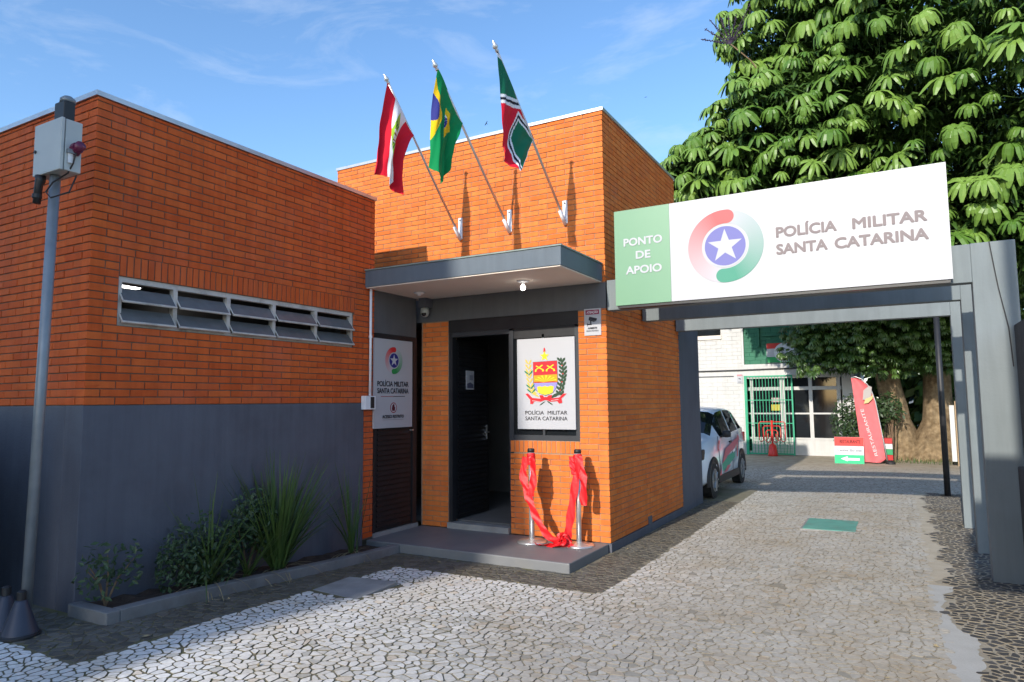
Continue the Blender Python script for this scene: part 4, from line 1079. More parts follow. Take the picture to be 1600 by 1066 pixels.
# ------------------------------------------------------------------ boundary wall, right
bw = thing('boundary_wall', 'dark rough stucco boundary wall at the right edge of the driveway', 'wall', (4, -3, 0))
MB().box(3.885, 4.15, -6.3, -.004, -.2, 2.275).build('wall_body', X['stucco'], bw, bevel=.01)
MB().box(3.835, 3.886, -6.3, -.006, -.2, 1.02).build('wall_base', X['stucco'], bw, bevel=.012)

# ------------------------------------------------------------------ cars
def make_car(name, label, paint, x0, yf, z0, livery=True, simple=False):
    t = thing(name, label, 'car', (x0, yf+1.8, z0))
    st = [ # s, wl, zl, zb, wb, zr, wr
     (0.00, .56, .34, .60, .52, .64, .42), (0.05, .68, .26, .76, .64, .82, .52), (0.20, .755, .22, .88, .70, .94, .56), (0.50, .785, .20, .94, .735, 1.00, .60),
     (0.80, .79, .20, .97, .745, 1.03, .62), (0.98, .79, .20, .985, .75, 1.06, .63), (1.22, .79, .20, .99, .755, 1.24, .61), (1.50, .79, .20, 1.0, .76, 1.42, .585),
     (1.62, .79, .20, 1.005, .76, 1.455, .58), (2.10, .79, .20, 1.02, .76, 1.49, .58), (2.18, .79, .20, 1.02, .76, 1.492, .58), (2.80, .79, .20, 1.05, .755, 1.48, .57),
     (2.88, .79, .20, 1.055, .755, 1.475, .565), (3.22, .785, .21, 1.075, .745, 1.43, .545), (3.42, .775, .23, 1.07, .73, 1.20, .57), (3.56, .75, .27, .98, .70, 1.03, .55), (3.63, .68, .36, .80, .62, .86, .48)]
    def sect(q):
        s, wl, zl, zb, wb, zr, wr = q
        h = [(wl*.86, zl), (wl*.985, zl+.07), (wl, .52 if zb > .66 else zl+.14), (wl*.985+.003, (zb+.52)/2 if zb > .66 else zl+.18), (wb, zb), (wr+.02, zr-.055), (wr*.86, zr-.008), (wr*.45, zr+.012), (0, zr+.018)]
        full = [(a, b) for a, b in h]+[(-a, b) for a, b in h[-2::-1]]
        return [Vector((x0+a, yf+s, z0+b)) for a, b in full]
    S_ = [sect(q) for q in st]; n = len(S_[0])
    body = MB(); glass = {}
    V = [p for r_ in S_ for p in r_]
    fb = []; gl = {'windscreen': [], 'rear_window': [], 'side_window': [], 'side_window_b': [], 'side_window_c': []}
    sides = {}
    for i in range(len(st)-1):
        for k in range(n-1):
            f = (i*n+k, (i+1)*n+k, (i+1)*n+k+1, i*n+k+1)
            s0 = st[i][0]
            top = 5 <= k <= n-7; sd = k == 4 or k == n-6
            dest = None
            if top and .97 < s0 < 1.45: dest = 'windscreen'
            if top and 3.2 < s0 < 3.4: dest = 'rear_window'
            if sd and s0 >= 1.21 and s0 < 3.2 and not (abs(s0-2.10) < .01 or abs(s0-2.80) < .01):
                j = 0 if s0 < 2.1 else (1 if s0 < 2.8 else 2); dest = ('side', j, k == 4)
            if dest is None: fb.append(f)
            elif isinstance(dest, tuple): sides.setdefault(dest, []).append(f)
            else: gl[dest].append(f)
    fb += [tuple(range(n)), tuple(range((len(st)-1)*n, len(st)*n))[::-1]]
    fb += [(i*n, i*n+n-1, (i+1)*n+n-1, (i+1)*n) for i in range(len(st)-1)]
    body.add(V, fb); body.build('body', paint, t, smooth=True)
    def gmesh(nm, faces, mt):
        m_ = MB(); ids = sorted({q for f in faces for q in f}); mp_ = {q: i for i, q in enumerate(ids)}
        m_.add([V[q] for q in ids], [tuple(mp_[q] for q in f) for f in faces]); m_.build(nm, mt, t)
    gmesh('windscreen', gl['windscreen'], X['carglass']); gmesh('rear_window', gl['rear_window'], X['carglass'])
    for key, f in sides.items(): gmesh('side_window', f, X['carglass'])
    for s_, nm in ((.62, 'wheel'), (3.02, 'wheel')):
        for sg_ in (1, -1):
            xo_ = x0+sg_*.785; yw = yf+s_
            w_ = MB(); w_.tube([(xo_-sg_*.17, yw, z0+.29), (xo_-sg_*.165, yw, z0+.29), (xo_-sg_*.0, yw, z0+.29), (xo_+sg_*.012, yw, z0+.29)], [.27, .292, .292, .265], 28)
            wo = w_.build('wheel', X['rubber'], t, smooth=False); ORG[wo.name] = ORG[t.name]
            r_ = MB(); r_.tube([(xo_+sg_*.010, yw, z0+.29), (xo_+sg_*.016, yw, z0+.29)], [.195, .185], 24)
            for a in range(8):
                q = a*math.pi/4; r_.tube([(xo_+sg_*.018, yw, z0+.29), (xo_+sg_*.022, yw+.17*math.cos(q), z0+.29+.17*math.sin(q))], .018, 5)
            r_.build('rim', X['rim'], wo)
            ar = MB(); N_ = 22; pv_ = []
            for i in range(N_+1):
                q = R(-12)+i/N_*R(204)
                for rad, xx in ((.305, xo_-sg_*.16), (.305, xo_+sg_*.008), (.385, xo_+sg_*.014), (.40, xo_-sg_*.03)):
                    pv_.append((xx, yw+rad*math.cos(q), z0+.29+rad*math.sin(q)))
            ar.add(pv_, [(i*4+k, i*4+k+1, (i+1)*4+k+1, (i+1)*4+k) for i in range(N_) for k in range(3)])
            ar.build('wheel_arch', X['blackp'], t, smooth=True)
            dk_ = MB(); dk_.tube([(xo_-sg_*.02, yw, z0+.29), (xo_+sg_*.004, yw, z0+.29)], .306, 26); dk_.build('arch_liner', X['blackp'], t)
    for sg_ in (1, -1):
        MB().box(x0+sg_*.74, x0+sg_*.80, yf+.98, yf+2.66, z0+.20, z0+.33).build('sill_trim', X['blackp'], t, bevel=.01)
        m_ = MB(); m_.lathe([(.02, -.06), (.075, -.05), (.085, 0), (.07, .055), (.02, .065)], (x0+sg_*.87, yf+1.28, z0+1.03), 12); m_.build('mirror', X['blackp'], t, smooth=True)
        MB().tube([(x0+sg_*.75, yf+1.30, z0+.98), (x0+sg_*.85, yf+1.29, z0+1.0)], .02, 6).build('mirror_arm', X['blackp'], t)
        h_ = MB(); h_.box(x0+sg_*.52, x0+sg_*.715, yf+.012, yf+.19, z0+.68, z0+.80); h_.build('headlight', X['lens'], t, bevel=.02)
        h_ = MB(); h_.box(x0+sg_*.50, x0+sg_*.735, yf+.022, yf+.24, z0+.655, z0+.825); h_.build('headlight_surround', X['blackp'], t, bevel=.02)
        MB().box(x0+sg_*.45, x0+sg_*.69, yf+.0, yf+.06, z0+.34, z0+.50).build('fog_lamp', X['blackp'], t, bevel=.015)
        MB().box(x0+sg_*.60, x0+sg_*.76, yf+3.44, yf+3.58, z0+.78, z0+.98).build('tail_light', X['redpaint'], t, bevel=.02)
        for ys_ in (1.05, 2.14, 2.78):
            MB().tube([(x0+sg_*.793, yf+ys_, z0+.34), (x0+sg_*.795, yf+ys_, z0+.55), (x0+sg_*.782, yf+ys_, z0+.80), (x0+sg_*.762, yf+ys_, z0+1.0)], .004, 4).build('door_gap', X['blackp'], t)
        for ys_ in (2.0, 2.7): MB().box(x0+sg_*.775, x0+sg_*.80, yf+ys_-.09, yf+ys_+.07, z0+.845, z0+.875).build('door_handle', X['blackp'], t, bevel=.006)
    MB().box(x0-.5, x0+.5, yf-.006, yf+.05, z0+.42, z0+.58).build('grille', X['blackp'], t, bevel=.01)
    MB().box(x0-.46, x0+.46, yf+1.9, yf+2.05, z0+.75, z0+1.02).build('seat_back', X['blackp'], t, bevel=.03)
    for a in (-.33, .33): MB().box(x0+a-.12, x0+a+.12, yf+1.93, yf+2.0, z0+1.03, z0+1.25).build('headrest', X['blackp'], t, bevel=.03)
    if livery:
        F_ = Frame((x0+.797, yf, z0), (0, 1, 0), (0, 0, 1)); pm_ = MB()
        P_, G_, W2 = (.70, .20, .22), (.12, .42, .27), (.75, .78, .8)
        def lv(pts, c_, k): put_poly(pm_, F_, pts, c_, k)
        lv([(.98, .33), (1.15, .33), (1.6, .62), (2.3, .72), (2.75, .86), (2.75, .94), (2.2, .86), (1.5, .76)], P_, 1)
        lv([(1.12, .50), (1.7, .62), (2.3, .66), (2.3, .56), (1.7, .44), (1.2, .38)], G_, 2)
        lv([(1.1, .60), (1.14, .60), (1.2, .36), (1.14, .34)], W2, 3)
        lv([(1.35, .35), (1.6, .36), (1.9, .45), (1.6, .46)], P_, 3)
        lv([(2.2, .42), (2.62, .55), (2.72, .72), (2.3, .62)], (.45, .5, .5), 1.5)
        lv([(2.48, .55), (2.58, .55), (2.66, .95), (2.56, .98)], P_, 3)
        F2 = Frame((x0+.792, yf, z0), (0, 1, 0), (0, 0, 1))
        put_poly(pm_, F2, [(.90, .72), (1.02, .80), (1.10, .92), (.98, .94)], P_, 1)
        pm_.build('livery', X['print'], t)
    t.scale = (1.04, 1.04, 1.06)
    return t
X['carglass'] = mat('car_glass', (.012, .014, .016), None, .04, spec=.7)
make_car('parked_car', 'white small hatchback with red and green side graphics behind the brick block', X['carpaint'], -.77, 4.40, -.10)
make_car('parked_car', 'pale blue car far off, mostly hidden behind the right portal columns', X['carblue'], 5.35, 11.6, .0, livery=False)

# ------------------------------------------------------------------ white building at the back
W = thing('white_building', 'white painted brick building with glazed entrance at the back of the yard', 'building', (-2, 16, 0))
YW = 14.0
c = MB()
c.box(-14, -1.03, YW, YW+.3, -.2, 7.0); c.box(1.62, 1.95, YW, YW+.3, -.2, 7.0); c.box(-1.03, 1.62, YW, YW+.3, 2.34, 2.69); c.box(-1.03, 1.62, YW+.12, YW+.3, 2.69, 4.6); c.box(-1.03, 1.62, YW, YW+.3, 4.6, 7.0)
c.box(-14, -13.7, YW+.3, YW+7, -.2, 7); c.box(1.65, 1.95, YW+.3, YW+7, -.2, 7); c.box(-13.7, 1.65, YW+6.7, YW+7, -.2, 7); c.box(-13.7, 1.65, YW+.3, YW+6.7, 6.7, 6.9)
c.build('wall', X['bldwhite'], W)
MB().box(-1.6, 1.6, YW+3, YW+3.1, 0, 3).build('inner_wall', X['room'], W)
MB().box(-1.6, 1.6, YW+.3, YW+3, 0.0, .03).build('inner_floor', X['room'], W)
MB().box(-1.6, 1.6, YW+.3, YW+3, 2.6, 2.65).build('inner_ceiling', X['room'], W)
gp = MB(); gp.box(-1.028, 1.618, YW+.06, YW+.118, 2.692, 4.598); gp.build('green_panel', X['bldgreen'], W)
rb_ = random.Random(4); org = ORG[W.name]
bm_ = {}
for (u0, u1, z0_, z1_, mt, yy) in ((-2.95, -1.09, .03, 2.30, 'bldwhite', YW), (-2.95, -1.09, 2.62, 3.9, 'bldwhite', YW), (-1.02, .4, 2.70, 3.9, 'bldgreen', YW+.06)):
    z = z0_; k = 0
    while z < z1_-.05:
        u = u0-(0 if k % 2 else .16)
        while u < u1-.06:
            a, b = max(u, u0), min(u+.31, u1)
            if b-a > .08 and not (mt == 'bldwhite' and -2.5 < (a+b)/2 < -1.62 and z > 3.45):
                key = (round(b-a, 2), mt)
                if key not in bm_:
                    m_ = MB(); hh = b-a; m_.add([(-hh/2+.006, -.007, .004), (hh/2-.006, -.007, .004), (hh/2-.006, -.007, .106), (-hh/2+.006, -.007, .106), (-hh/2, 0, 0), (hh/2, 0, 0), (hh/2, 0, .11), (-hh/2, 0, .11)],
                        [(0, 1, 2, 3), (4, 5, 1, 0), (5, 6, 2, 1), (6, 7, 3, 2), (7, 4, 0, 3)]); bm_[key] = m_.mesh('brick', X[mt])
                if len([1]) and z < 3.9:
                    o = bpy.data.objects.new('brick', bm_[key]); link(o); o.parent = W; o.location = Vector(((a+b)/2, yy-rb_.uniform(0, .004), z))-org
            u += .318
        z += .118; k += 1
MB().tube([(-14, YW-.03, 2.50), (-1.2, YW-.03, 2.52), (1.94, YW-.03, 2.56)], .022, 6).build('conduit', X['blackp'], W)
MB().box(-14, -1.35, YW-.02, YW-.001, 2.33, 2.36).build('ledge', X['lintel'], W)
up = MB(); up.box(-2.45, -1.68, YW-.05, YW-.001, 3.50, 3.62); up.build('awning', X['cream'], W)
MB().box(-2.42, -1.70, YW-.03, YW-.002, 3.63, 4.6).build('window', X['dark_glass'], W)
for (a, b, c0, d0) in ((-.45, 1.55, 3.52, 3.56), (-.45, 1.55, 3.30, 3.33), (-.62, -.56, 3.22, 3.95)): MB().box(a, b, YW-.02, YW+.055, c0, d0).build('green_rail', X['bldgreen'], W)
# glazed front
gf = MB(); y0_, y1_ = YW+.10, YW+.17
for a in (-.86, .03, .78, 1.52): gf.box(a-.05, a+.05, y0_, y1_, 0, 2.33)
gf.box(.0-.06, .02, y0_-.01, y1_+.01, .0, 2.33)
gf.box(-1.02, 1.6, y0_+.003, y1_-.003, 1.90, 2.0); gf.box(-1.02, 1.6, y0_+.003, y1_-.003, 2.26, 2.338); gf.box(-1.02, 1.6, y0_+.003, y1_-.003, 1.19, 1.235); gf.box(-1.02, 1.6, y0_+.003, y1_-.003, 0, .10); gf.box(-1.02, 1.6, y0_+.003, y1_-.003, .46, .51)
gfo = gf.build('glazed_front', X['bldwhite'], W); ORG[gfo.name] = ORG[W.name]
for (a, b) in ((-.81, -.06), (.08, .73), (.83, 1.47)):
    for (c0, d0) in ((1.236, 1.899), (.511, 1.189), (2.001, 2.259)): MB().box(a, b, YW+.125, YW+.135, c0, d0).build('pane', X['dark_glass'], gfo)
    MB().box(a, b, YW+.12, YW+.14, .101, .459).build('kick_panel', X['bldwhite'], gfo)
st_ = thing('notice_pair', 'pink and yellow notices stuck on the door glass behind the green gate', 'notice', (-.17, YW+.11, 1.5))
MB().box(-.30, -.08, YW+.10, YW+.122, 1.55, 1.68).build('pink_notice', mat('pink_paper', (.6, .42, .42), None, .7), st_)
MB().box(-.31, -.07, YW+.10, YW+.122, 1.30, 1.48).build('yellow_notice', mat('yellow_paper', (.62, .50, .06), None, .7), st_)
# folded green gate
gt = thing('gate', 'green barred metal gate half across the glazed entrance', 'gate', (-.35, YW-.1, 0), None)
yg = YW-.10
fm = MB(); fm.box(-1.03, -.955, yg-.03, yg+.03, 0, 2.345); fm.box(.285, .325, yg-.02, yg+.02, 0, 2.345); fm.box(-.955, .285, yg-.02, yg+.02, 2.30, 2.34); fm.box(-.955, .285, yg-.02, yg+.02, .02, .06)
for zz_ in (.92, 1.60): fm.box(-.955, .285, yg-.012, yg+.012, zz_, zz_+.022)
fm.build('gate_frame', X['gategreen'], gt)
for i in range(13):
    xx = -.955+(i+1)*1.24/14; MB().tube([(xx, yg, .06), (xx, yg, 2.30)], .009, 6).build('bar', X['gategreen'], gt)
ms_ = MB()
for i in range(15): ms_.box(-.955+i*.085, -.955+i*.085+.008, yg-.004, yg+.004, .06, .50)
for i in range(5): ms_.box(-.955, .285, yg+.005, yg+.009, .10+i*.09, .107+i*.09)
ms_.build('lower_mesh', X['gategreen'], gt)
# red trolley
tr = thing('pipe_rack', 'red tubular rack with a red base in front of the gate', 'rack', (-.25, YW-.4, 0))
yr = YW-.38
MB().tube([(-.25, yr, .02), (-.25, yr, 1.02)], .028, 10).build('post', X['redpaint'], tr, smooth=True)
MB().lathe([(.14, 0), (.13, .06), (.10, .30), (.03, .36)], (-.25, yr, .0), 14).build('base', X['redpaint'], tr, smooth=True)
for k, (hw, zt, zb) in enumerate(((.36, .98, .40), (.24, .86, .44), (.16, .74, .38))):
    for sg_ in (-1, 1):
        MB().tube([(-.25, yr+.01*k, zt), (-.25+sg_*(hw-.04), yr-.03*k, zt), (-.25+sg_*hw, yr-.03*k, zt-.05), (-.25+sg_*hw, yr-.03*k, zb+.05), (-.25+sg_*(hw-.05), yr-.03*k, zb), (-.25+sg_*(hw-.13), yr-.03*k, zb+.06), (-.25+sg_*(hw-.13), yr-.03*k, zb+.2)], .014, 6).build('hoop', X['redpaint'], tr, smooth=True)
# signs on the white building
sn = thing('warning_sign', 'small white camera sign with pink heading on the far white wall', 'sign', (-1.17, YW-.02, 2.13))
MB().box(-1.255, -1.085, YW-.03, YW-.013, 2.125, 2.40).build('panel', X['signwhite'], sn)
F = Frame((0, YW-.03, 0), (1, 0, 0), (0, 0, 1)); pm = MB()
put_poly(pm, F, [(-1.245, 2.345), (-1.095, 2.345), (-1.095, 2.39), (-1.245, 2.39)], (.55, .25, .27), 1); put_poly(pm, F, [(-1.20, 2.29), (-1.13, 2.265), (-1.14, 2.235), (-1.205, 2.26)], (.1, .1, .12), 1); put_poly(pm, F, [(-1.22, 2.15), (-1.12, 2.15), (-1.12, 2.18), (-1.22, 2.18)], (.25, .25, .27), 1)
pm.build('lettering', X['print'], sn)
sn = thing('round_crest_sign', 'red white and green sign with a white roundel on the green panel', 'sign', (.1, YW, 2.72))
MB().box(-.37, .62, YW+.0, YW+.045, 2.72, 3.31).build('panel', X['signwhite'], sn)
F = Frame((0, YW, 0), (1, 0, 0), (0, 0, 1)); pm = MB()
put_poly(pm, F, [(-.365, 3.14), (.615, 3.14), (.615, 3.305), (-.365, 3.305)], (.60, .06, .05), 1); put_poly(pm, F, [(-.365, 2.725), (.615, 2.725), (.615, 2.89), (-.365, 2.89)], (.05, .36, .12), 1)
put_poly(pm, F, circle(.13, 3.015, .285, 40), (.66, .68, .70), 2); put_poly(pm, F, circle(.13, 3.015, .20, 40), (.74, .75, .78), 3); put_poly(pm, F, circle(.13, 3.015, .11, 30), (.5, .52, .58), 4)
pm.build('print_face', X['print'], sn)

# ------------------------------------------------------------------ restaurant board and feather banner
yb_ = 12.0
bd = thing('folding_board', 'red white and green folding board reading RESTAURANTE with an arrow', 'sign board', (1.84, yb_, 0))
pb_ = MB(); pb_.add([(1.50, yb_-.22, 0), (2.17, yb_-.22, 0), (2.17, yb_, .655), (1.50, yb_, .655), (1.50, yb_-.20, 0), (2.17, yb_-.20, 0), (2.17, yb_+.015, .655), (1.50, yb_+.015, .655)], [(0, 1, 2, 3), (5, 4, 7, 6), (0, 3, 7, 4), (1, 5, 6, 2), (3, 2, 6, 7), (0, 4, 5, 1)])
pb_.build('front_leaf', X['signwhite'], bd)
pb_ = MB(); pb_.add([(1.50, yb_+.24, 0), (2.17, yb_+.24, 0), (2.17, yb_+.02, .65), (1.50, yb_+.02, .65), (1.50, yb_+.22, 0), (2.17, yb_+.22, 0), (2.17, yb_+.0155, .64), (1.50, yb_+.0155, .64)], [(3, 2, 1, 0), (4, 5, 6, 7), (0, 4, 7, 3), (1, 2, 6, 5), (0, 1, 5, 4)])
pb_.build('rear_leaf', X['signwhite'], bd)
F = Frame((1.50, yb_-.22, 0), (1, 0, 0), (0, .22, .655)); pm = MB()
put_poly(pm, F, [(.002, .455), (.668, .455), (.668, .688), (.002, .688)], (.72, .07, .06), 1); put_poly(pm, F, [(.002, .002), (.668, .002), (.668, .225), (.002, .225)], (.05, .50, .22), 1)
put_text(pm, F, 'RESTAURANTE', .125, .60, .525, .09, (.09, .015, .015), 2, .02)
put_text(pm, F, 'Cantina São José', .07, .62, .315, .065, (.1, .1, .12), 2, .008)
put_poly(pm, F, [(.14, .125), (.30, .19), (.30, .145), (.57, .145), (.57, .085), (.30, .085), (.30, .06)][::-1], (.8, .82, .8), 2)
pm.build('lettering', X['print'], bd)
fb_ = thing('feather_banner', 'tall red feather banner with white vertical lettering by the tree', 'banner', (2.5, yb_+.1, 0))
yf_ = yb_+.05
outl = [(2.14, .0), (1.958, 2.16), (2.06, 2.165), (2.18, 2.11), (2.31, 1.98), (2.40, 1.80), (2.47, 1.55), (2.545, 1.0), (2.60, .5), (2.64, .12), (2.50, .02)]
cc = MB(); L0, L1 = outl[0], outl[1]
NV = 40; rows = []
def edge(pts, z_):
    for a, b in zip(pts, pts[1:]):
        if (a[1]-z_)*(b[1]-z_) <= 0 and abs(a[1]-b[1]) > 1e-9: return a[0]+(b[0]-a[0])*(z_-a[1])/(b[1]-a[1])
    return pts[-1][0]
for i in range(NV+1):
    z_ = .03+2.125*i/NV; xl = edge([L0, L1], z_); xr = edge(outl[2:][::-1] if z_ > .12 else [(2.55, .03), (2.63, .12)], z_) if z_ > .03 else 2.52
    for k in range(9):
        f = k/8; rows.append((xl+(xr-xl)*f, yf_+.03*math.sin(f*6+z_*2.2)*(1 if z_ > .3 else 1.6), z_))
cc.add(rows, [(i*9+k, i*9+k+1, (i+1)*9+k+1, (i+1)*9+k) for i in range(NV) for k in range(8)])
cc.build('cloth', mat('red_banner_cloth', (.72, .15, .16), (.67, .13, .14), .7, 8), fb_, smooth=True)
MB().tube([(2.68, yf_+.03, .03), (2.62, yf_+.03, .5), (2.555, yf_+.03, 1.0), (2.48, yf_+.03, 1.55), (2.41, yf_+.03, 1.81), (2.32, yf_+.03, 1.99), (2.19, yf_+.03, 2.135), (2.06, yf_+.03, 2.19), (1.955, yf_+.03, 2.17)], .013, 6).build('pole', X['pole'], fb_, smooth=True)
MB().lathe([(.11, 0), (.11, .05), (.05, .09)], (2.74, yf_+.03, .0), 14).build('base', X['blackp'], fb_)
vx = Vector((-.235, 0, 1)).normalized()
F = Frame((2.45, yf_-.045, .18), vx, (-1, 0, -.235)); pm = MB()
put_text(pm, F, 'RESTAURANTE', .02, 1.22, -.03, .070, (.72, .62, .62), 1, .0)
pm2 = Frame((2.20, yf_-.05, 0), (1, 0, 0), (0, 0, 1))
put_poly(pm, pm2, [(.0, 1.60), (.03, 1.84), (.16, 1.95), (.22, 1.92), (.20, 1.70), (.12, 1.60)], (.42, .38, .36), 1)
put_poly(pm, pm2, [(.02, 1.50), (.06, 1.62), (.16, 1.66), (.24, 1.72), (.22, 1.62), (.12, 1.52)], (.60, .48, .22), 2)
pm.build('lettering', X['print'], fb_)
sb = thing('striped_planter', 'low red white and green striped planter box beside the tree trunk', 'planter', (2.75, 12.6, 0))
for k, cl in enumerate(((.5, .04, .04), (.05, .32, .14), (.6, .6, .6), (.5, .05, .05))):
    q = MB(); q.box(2.50, 2.80, 12.5, 12.85, .06+k*.14, .06+(k+1)*.14-.008, 0, cl); q.build('plank', X['print'], sb)

# ------------------------------------------------------------------ black post, wooden post
bp_ = thing('black_post', 'slim black steel post behind the farthest portal frame', 'post', (3.6, 6.03, 0))
MB().tube([(3.6, 6.03, 0), (3.6, 6.03, 3.3)], .046, 14).build('shaft', X['blackp'], bp_, smooth=True)
MB().box(3.51, 3.69, 5.94, 6.12, 0, .012).build('base_plate', X['blackp'], bp_)
wp = thing('wooden_post', 'weathered wooden post beside the tree trunk', 'post', (4.2, 12.2, 0))
MB().box(4.16, 4.25, 12.15, 12.24, -.05, 1.55).build('timber', X['wood'], wp); MB().box(4.05, 4.15, 12.17, 12.20, .1, 1.45).build('white_board', X['bldwhite'], wp)

# ------------------------------------------------------------------ trees
def leaf_geo(n=11, L_=.36, seg=4, seed=1, droop=1.0):
    """a palmate leaf: blunt leaflets hanging like the ribs of an umbrella"""
    r_ = random.Random(seed); vs_ = []; fs = []
    prof = {4: (.30, .80, 1.0, 1.0, .40), 2: (.4, 1., .3), 3: (.3, 1., .9, .25)}[seg]
    for i in range(n):
        a = 2*math.pi*i/n+r_.uniform(-.10, .10); ln = L_*r_.uniform(.85, 1.08); el = R(r_.uniform(0, 22)); w_ = ln*(.114 if n > 9 else .125)
        p = Vector((math.cos(a)*.02, math.sin(a)*.02, 0)); sd = Vector((-math.sin(a), math.cos(a), 0))
        b = len(vs_)
        for k in range(seg+1):
            ww = w_*prof[k]
            nr = Vector((-math.cos(a)*math.sin(el), -math.sin(a)*math.sin(el), math.cos(el)))
            vs_ += [p-sd*ww-nr*ww*.42, p, p+sd*ww-nr*ww*.42]
            d = Vector((math.cos(a)*math.cos(el), math.sin(a)*math.cos(el), math.sin(el)))
            p = p+d*ln/seg; el -= R((48, 30, 12, 4)[k] if seg == 4 else 118/seg)*droop*r_.uniform(.85, 1.15) if k < 4 else 0
        for k in range(seg):
            q = b+k*3
            fs += [(q, q+1, q+4, q+3), (q+1, q+2, q+5, q+4)]
    b = len(vs_); s_ = .006
    vs_ += [Vector((s_, 0, 0)), Vector((-s_, s_, 0)), Vector((-s_, -s_, 0)), Vector((s_, .02, -.32)), Vector((-s_, .02+s_, -.32)), Vector((-s_, .02-s_, -.32))]
    fs += [(b, b+1, b+4, b+3), (b+1, b+2, b+5, b+4), (b+2, b, b+3, b+5)]
    return vs_, fs
LEAVES = [leaf_geo(n_, .43, 4, sd, dr) for n_, sd, dr in ((13, 1, 1.0), (14, 2, 1.08), (11, 3, .72), (12, 4, .92))]
LEAF_SMALL = [leaf_geo(8, .30, 2, sd, 1.0) for sd in (5, 6, 7)]
def leaf_matrix(r_, tilt_to, amount):
    ax = (Vector((0, 0, 1))+Vector(tilt_to)*amount+Vector((r_.gauss(0, .22), r_.gauss(0, .22), 0))).normalized()
    q = Vector((0, 0, 1)).rotation_difference(ax); return q.to_matrix() @ Matrix.Rotation(r_.uniform(0, 6.28), 3, 'Z')
def branch(mb, p0, p1, r0, r1, bend, n=7, seed=0):
    r_ = random.Random(seed); pts = []; p0, p1 = Vector(p0), Vector(p1)
    for i in range(n+1):
        t = i/n; pts.append(p0.lerp(p1, t)+Vector(bend)*math.sin(t*math.pi)+Vector((r_.uniform(-1, 1), r_.uniform(-1, 1), 0))*.05*(1 if 0 < i < n else 0))
    mb.tube(pts, [r0+(r1-r0)*i/n for i in range(n+1)], 12)
def gnarl(mb, amp, freq, cx, cy):
    out_ = []
    for p in mb.v:
        a = math.atan2(p[1]-cy, p[0]-cx); k = 1+amp*(math.sin(a*5+p[2]*freq)+.6*math.sin(a*9-p[2]*1.7*freq+1.3))*max(.2, 1-p[2]/4)
        out_.append((cx+(p[0]-cx)*k, cy+(p[1]-cy)*k, p[2]))
    mb.v = out_
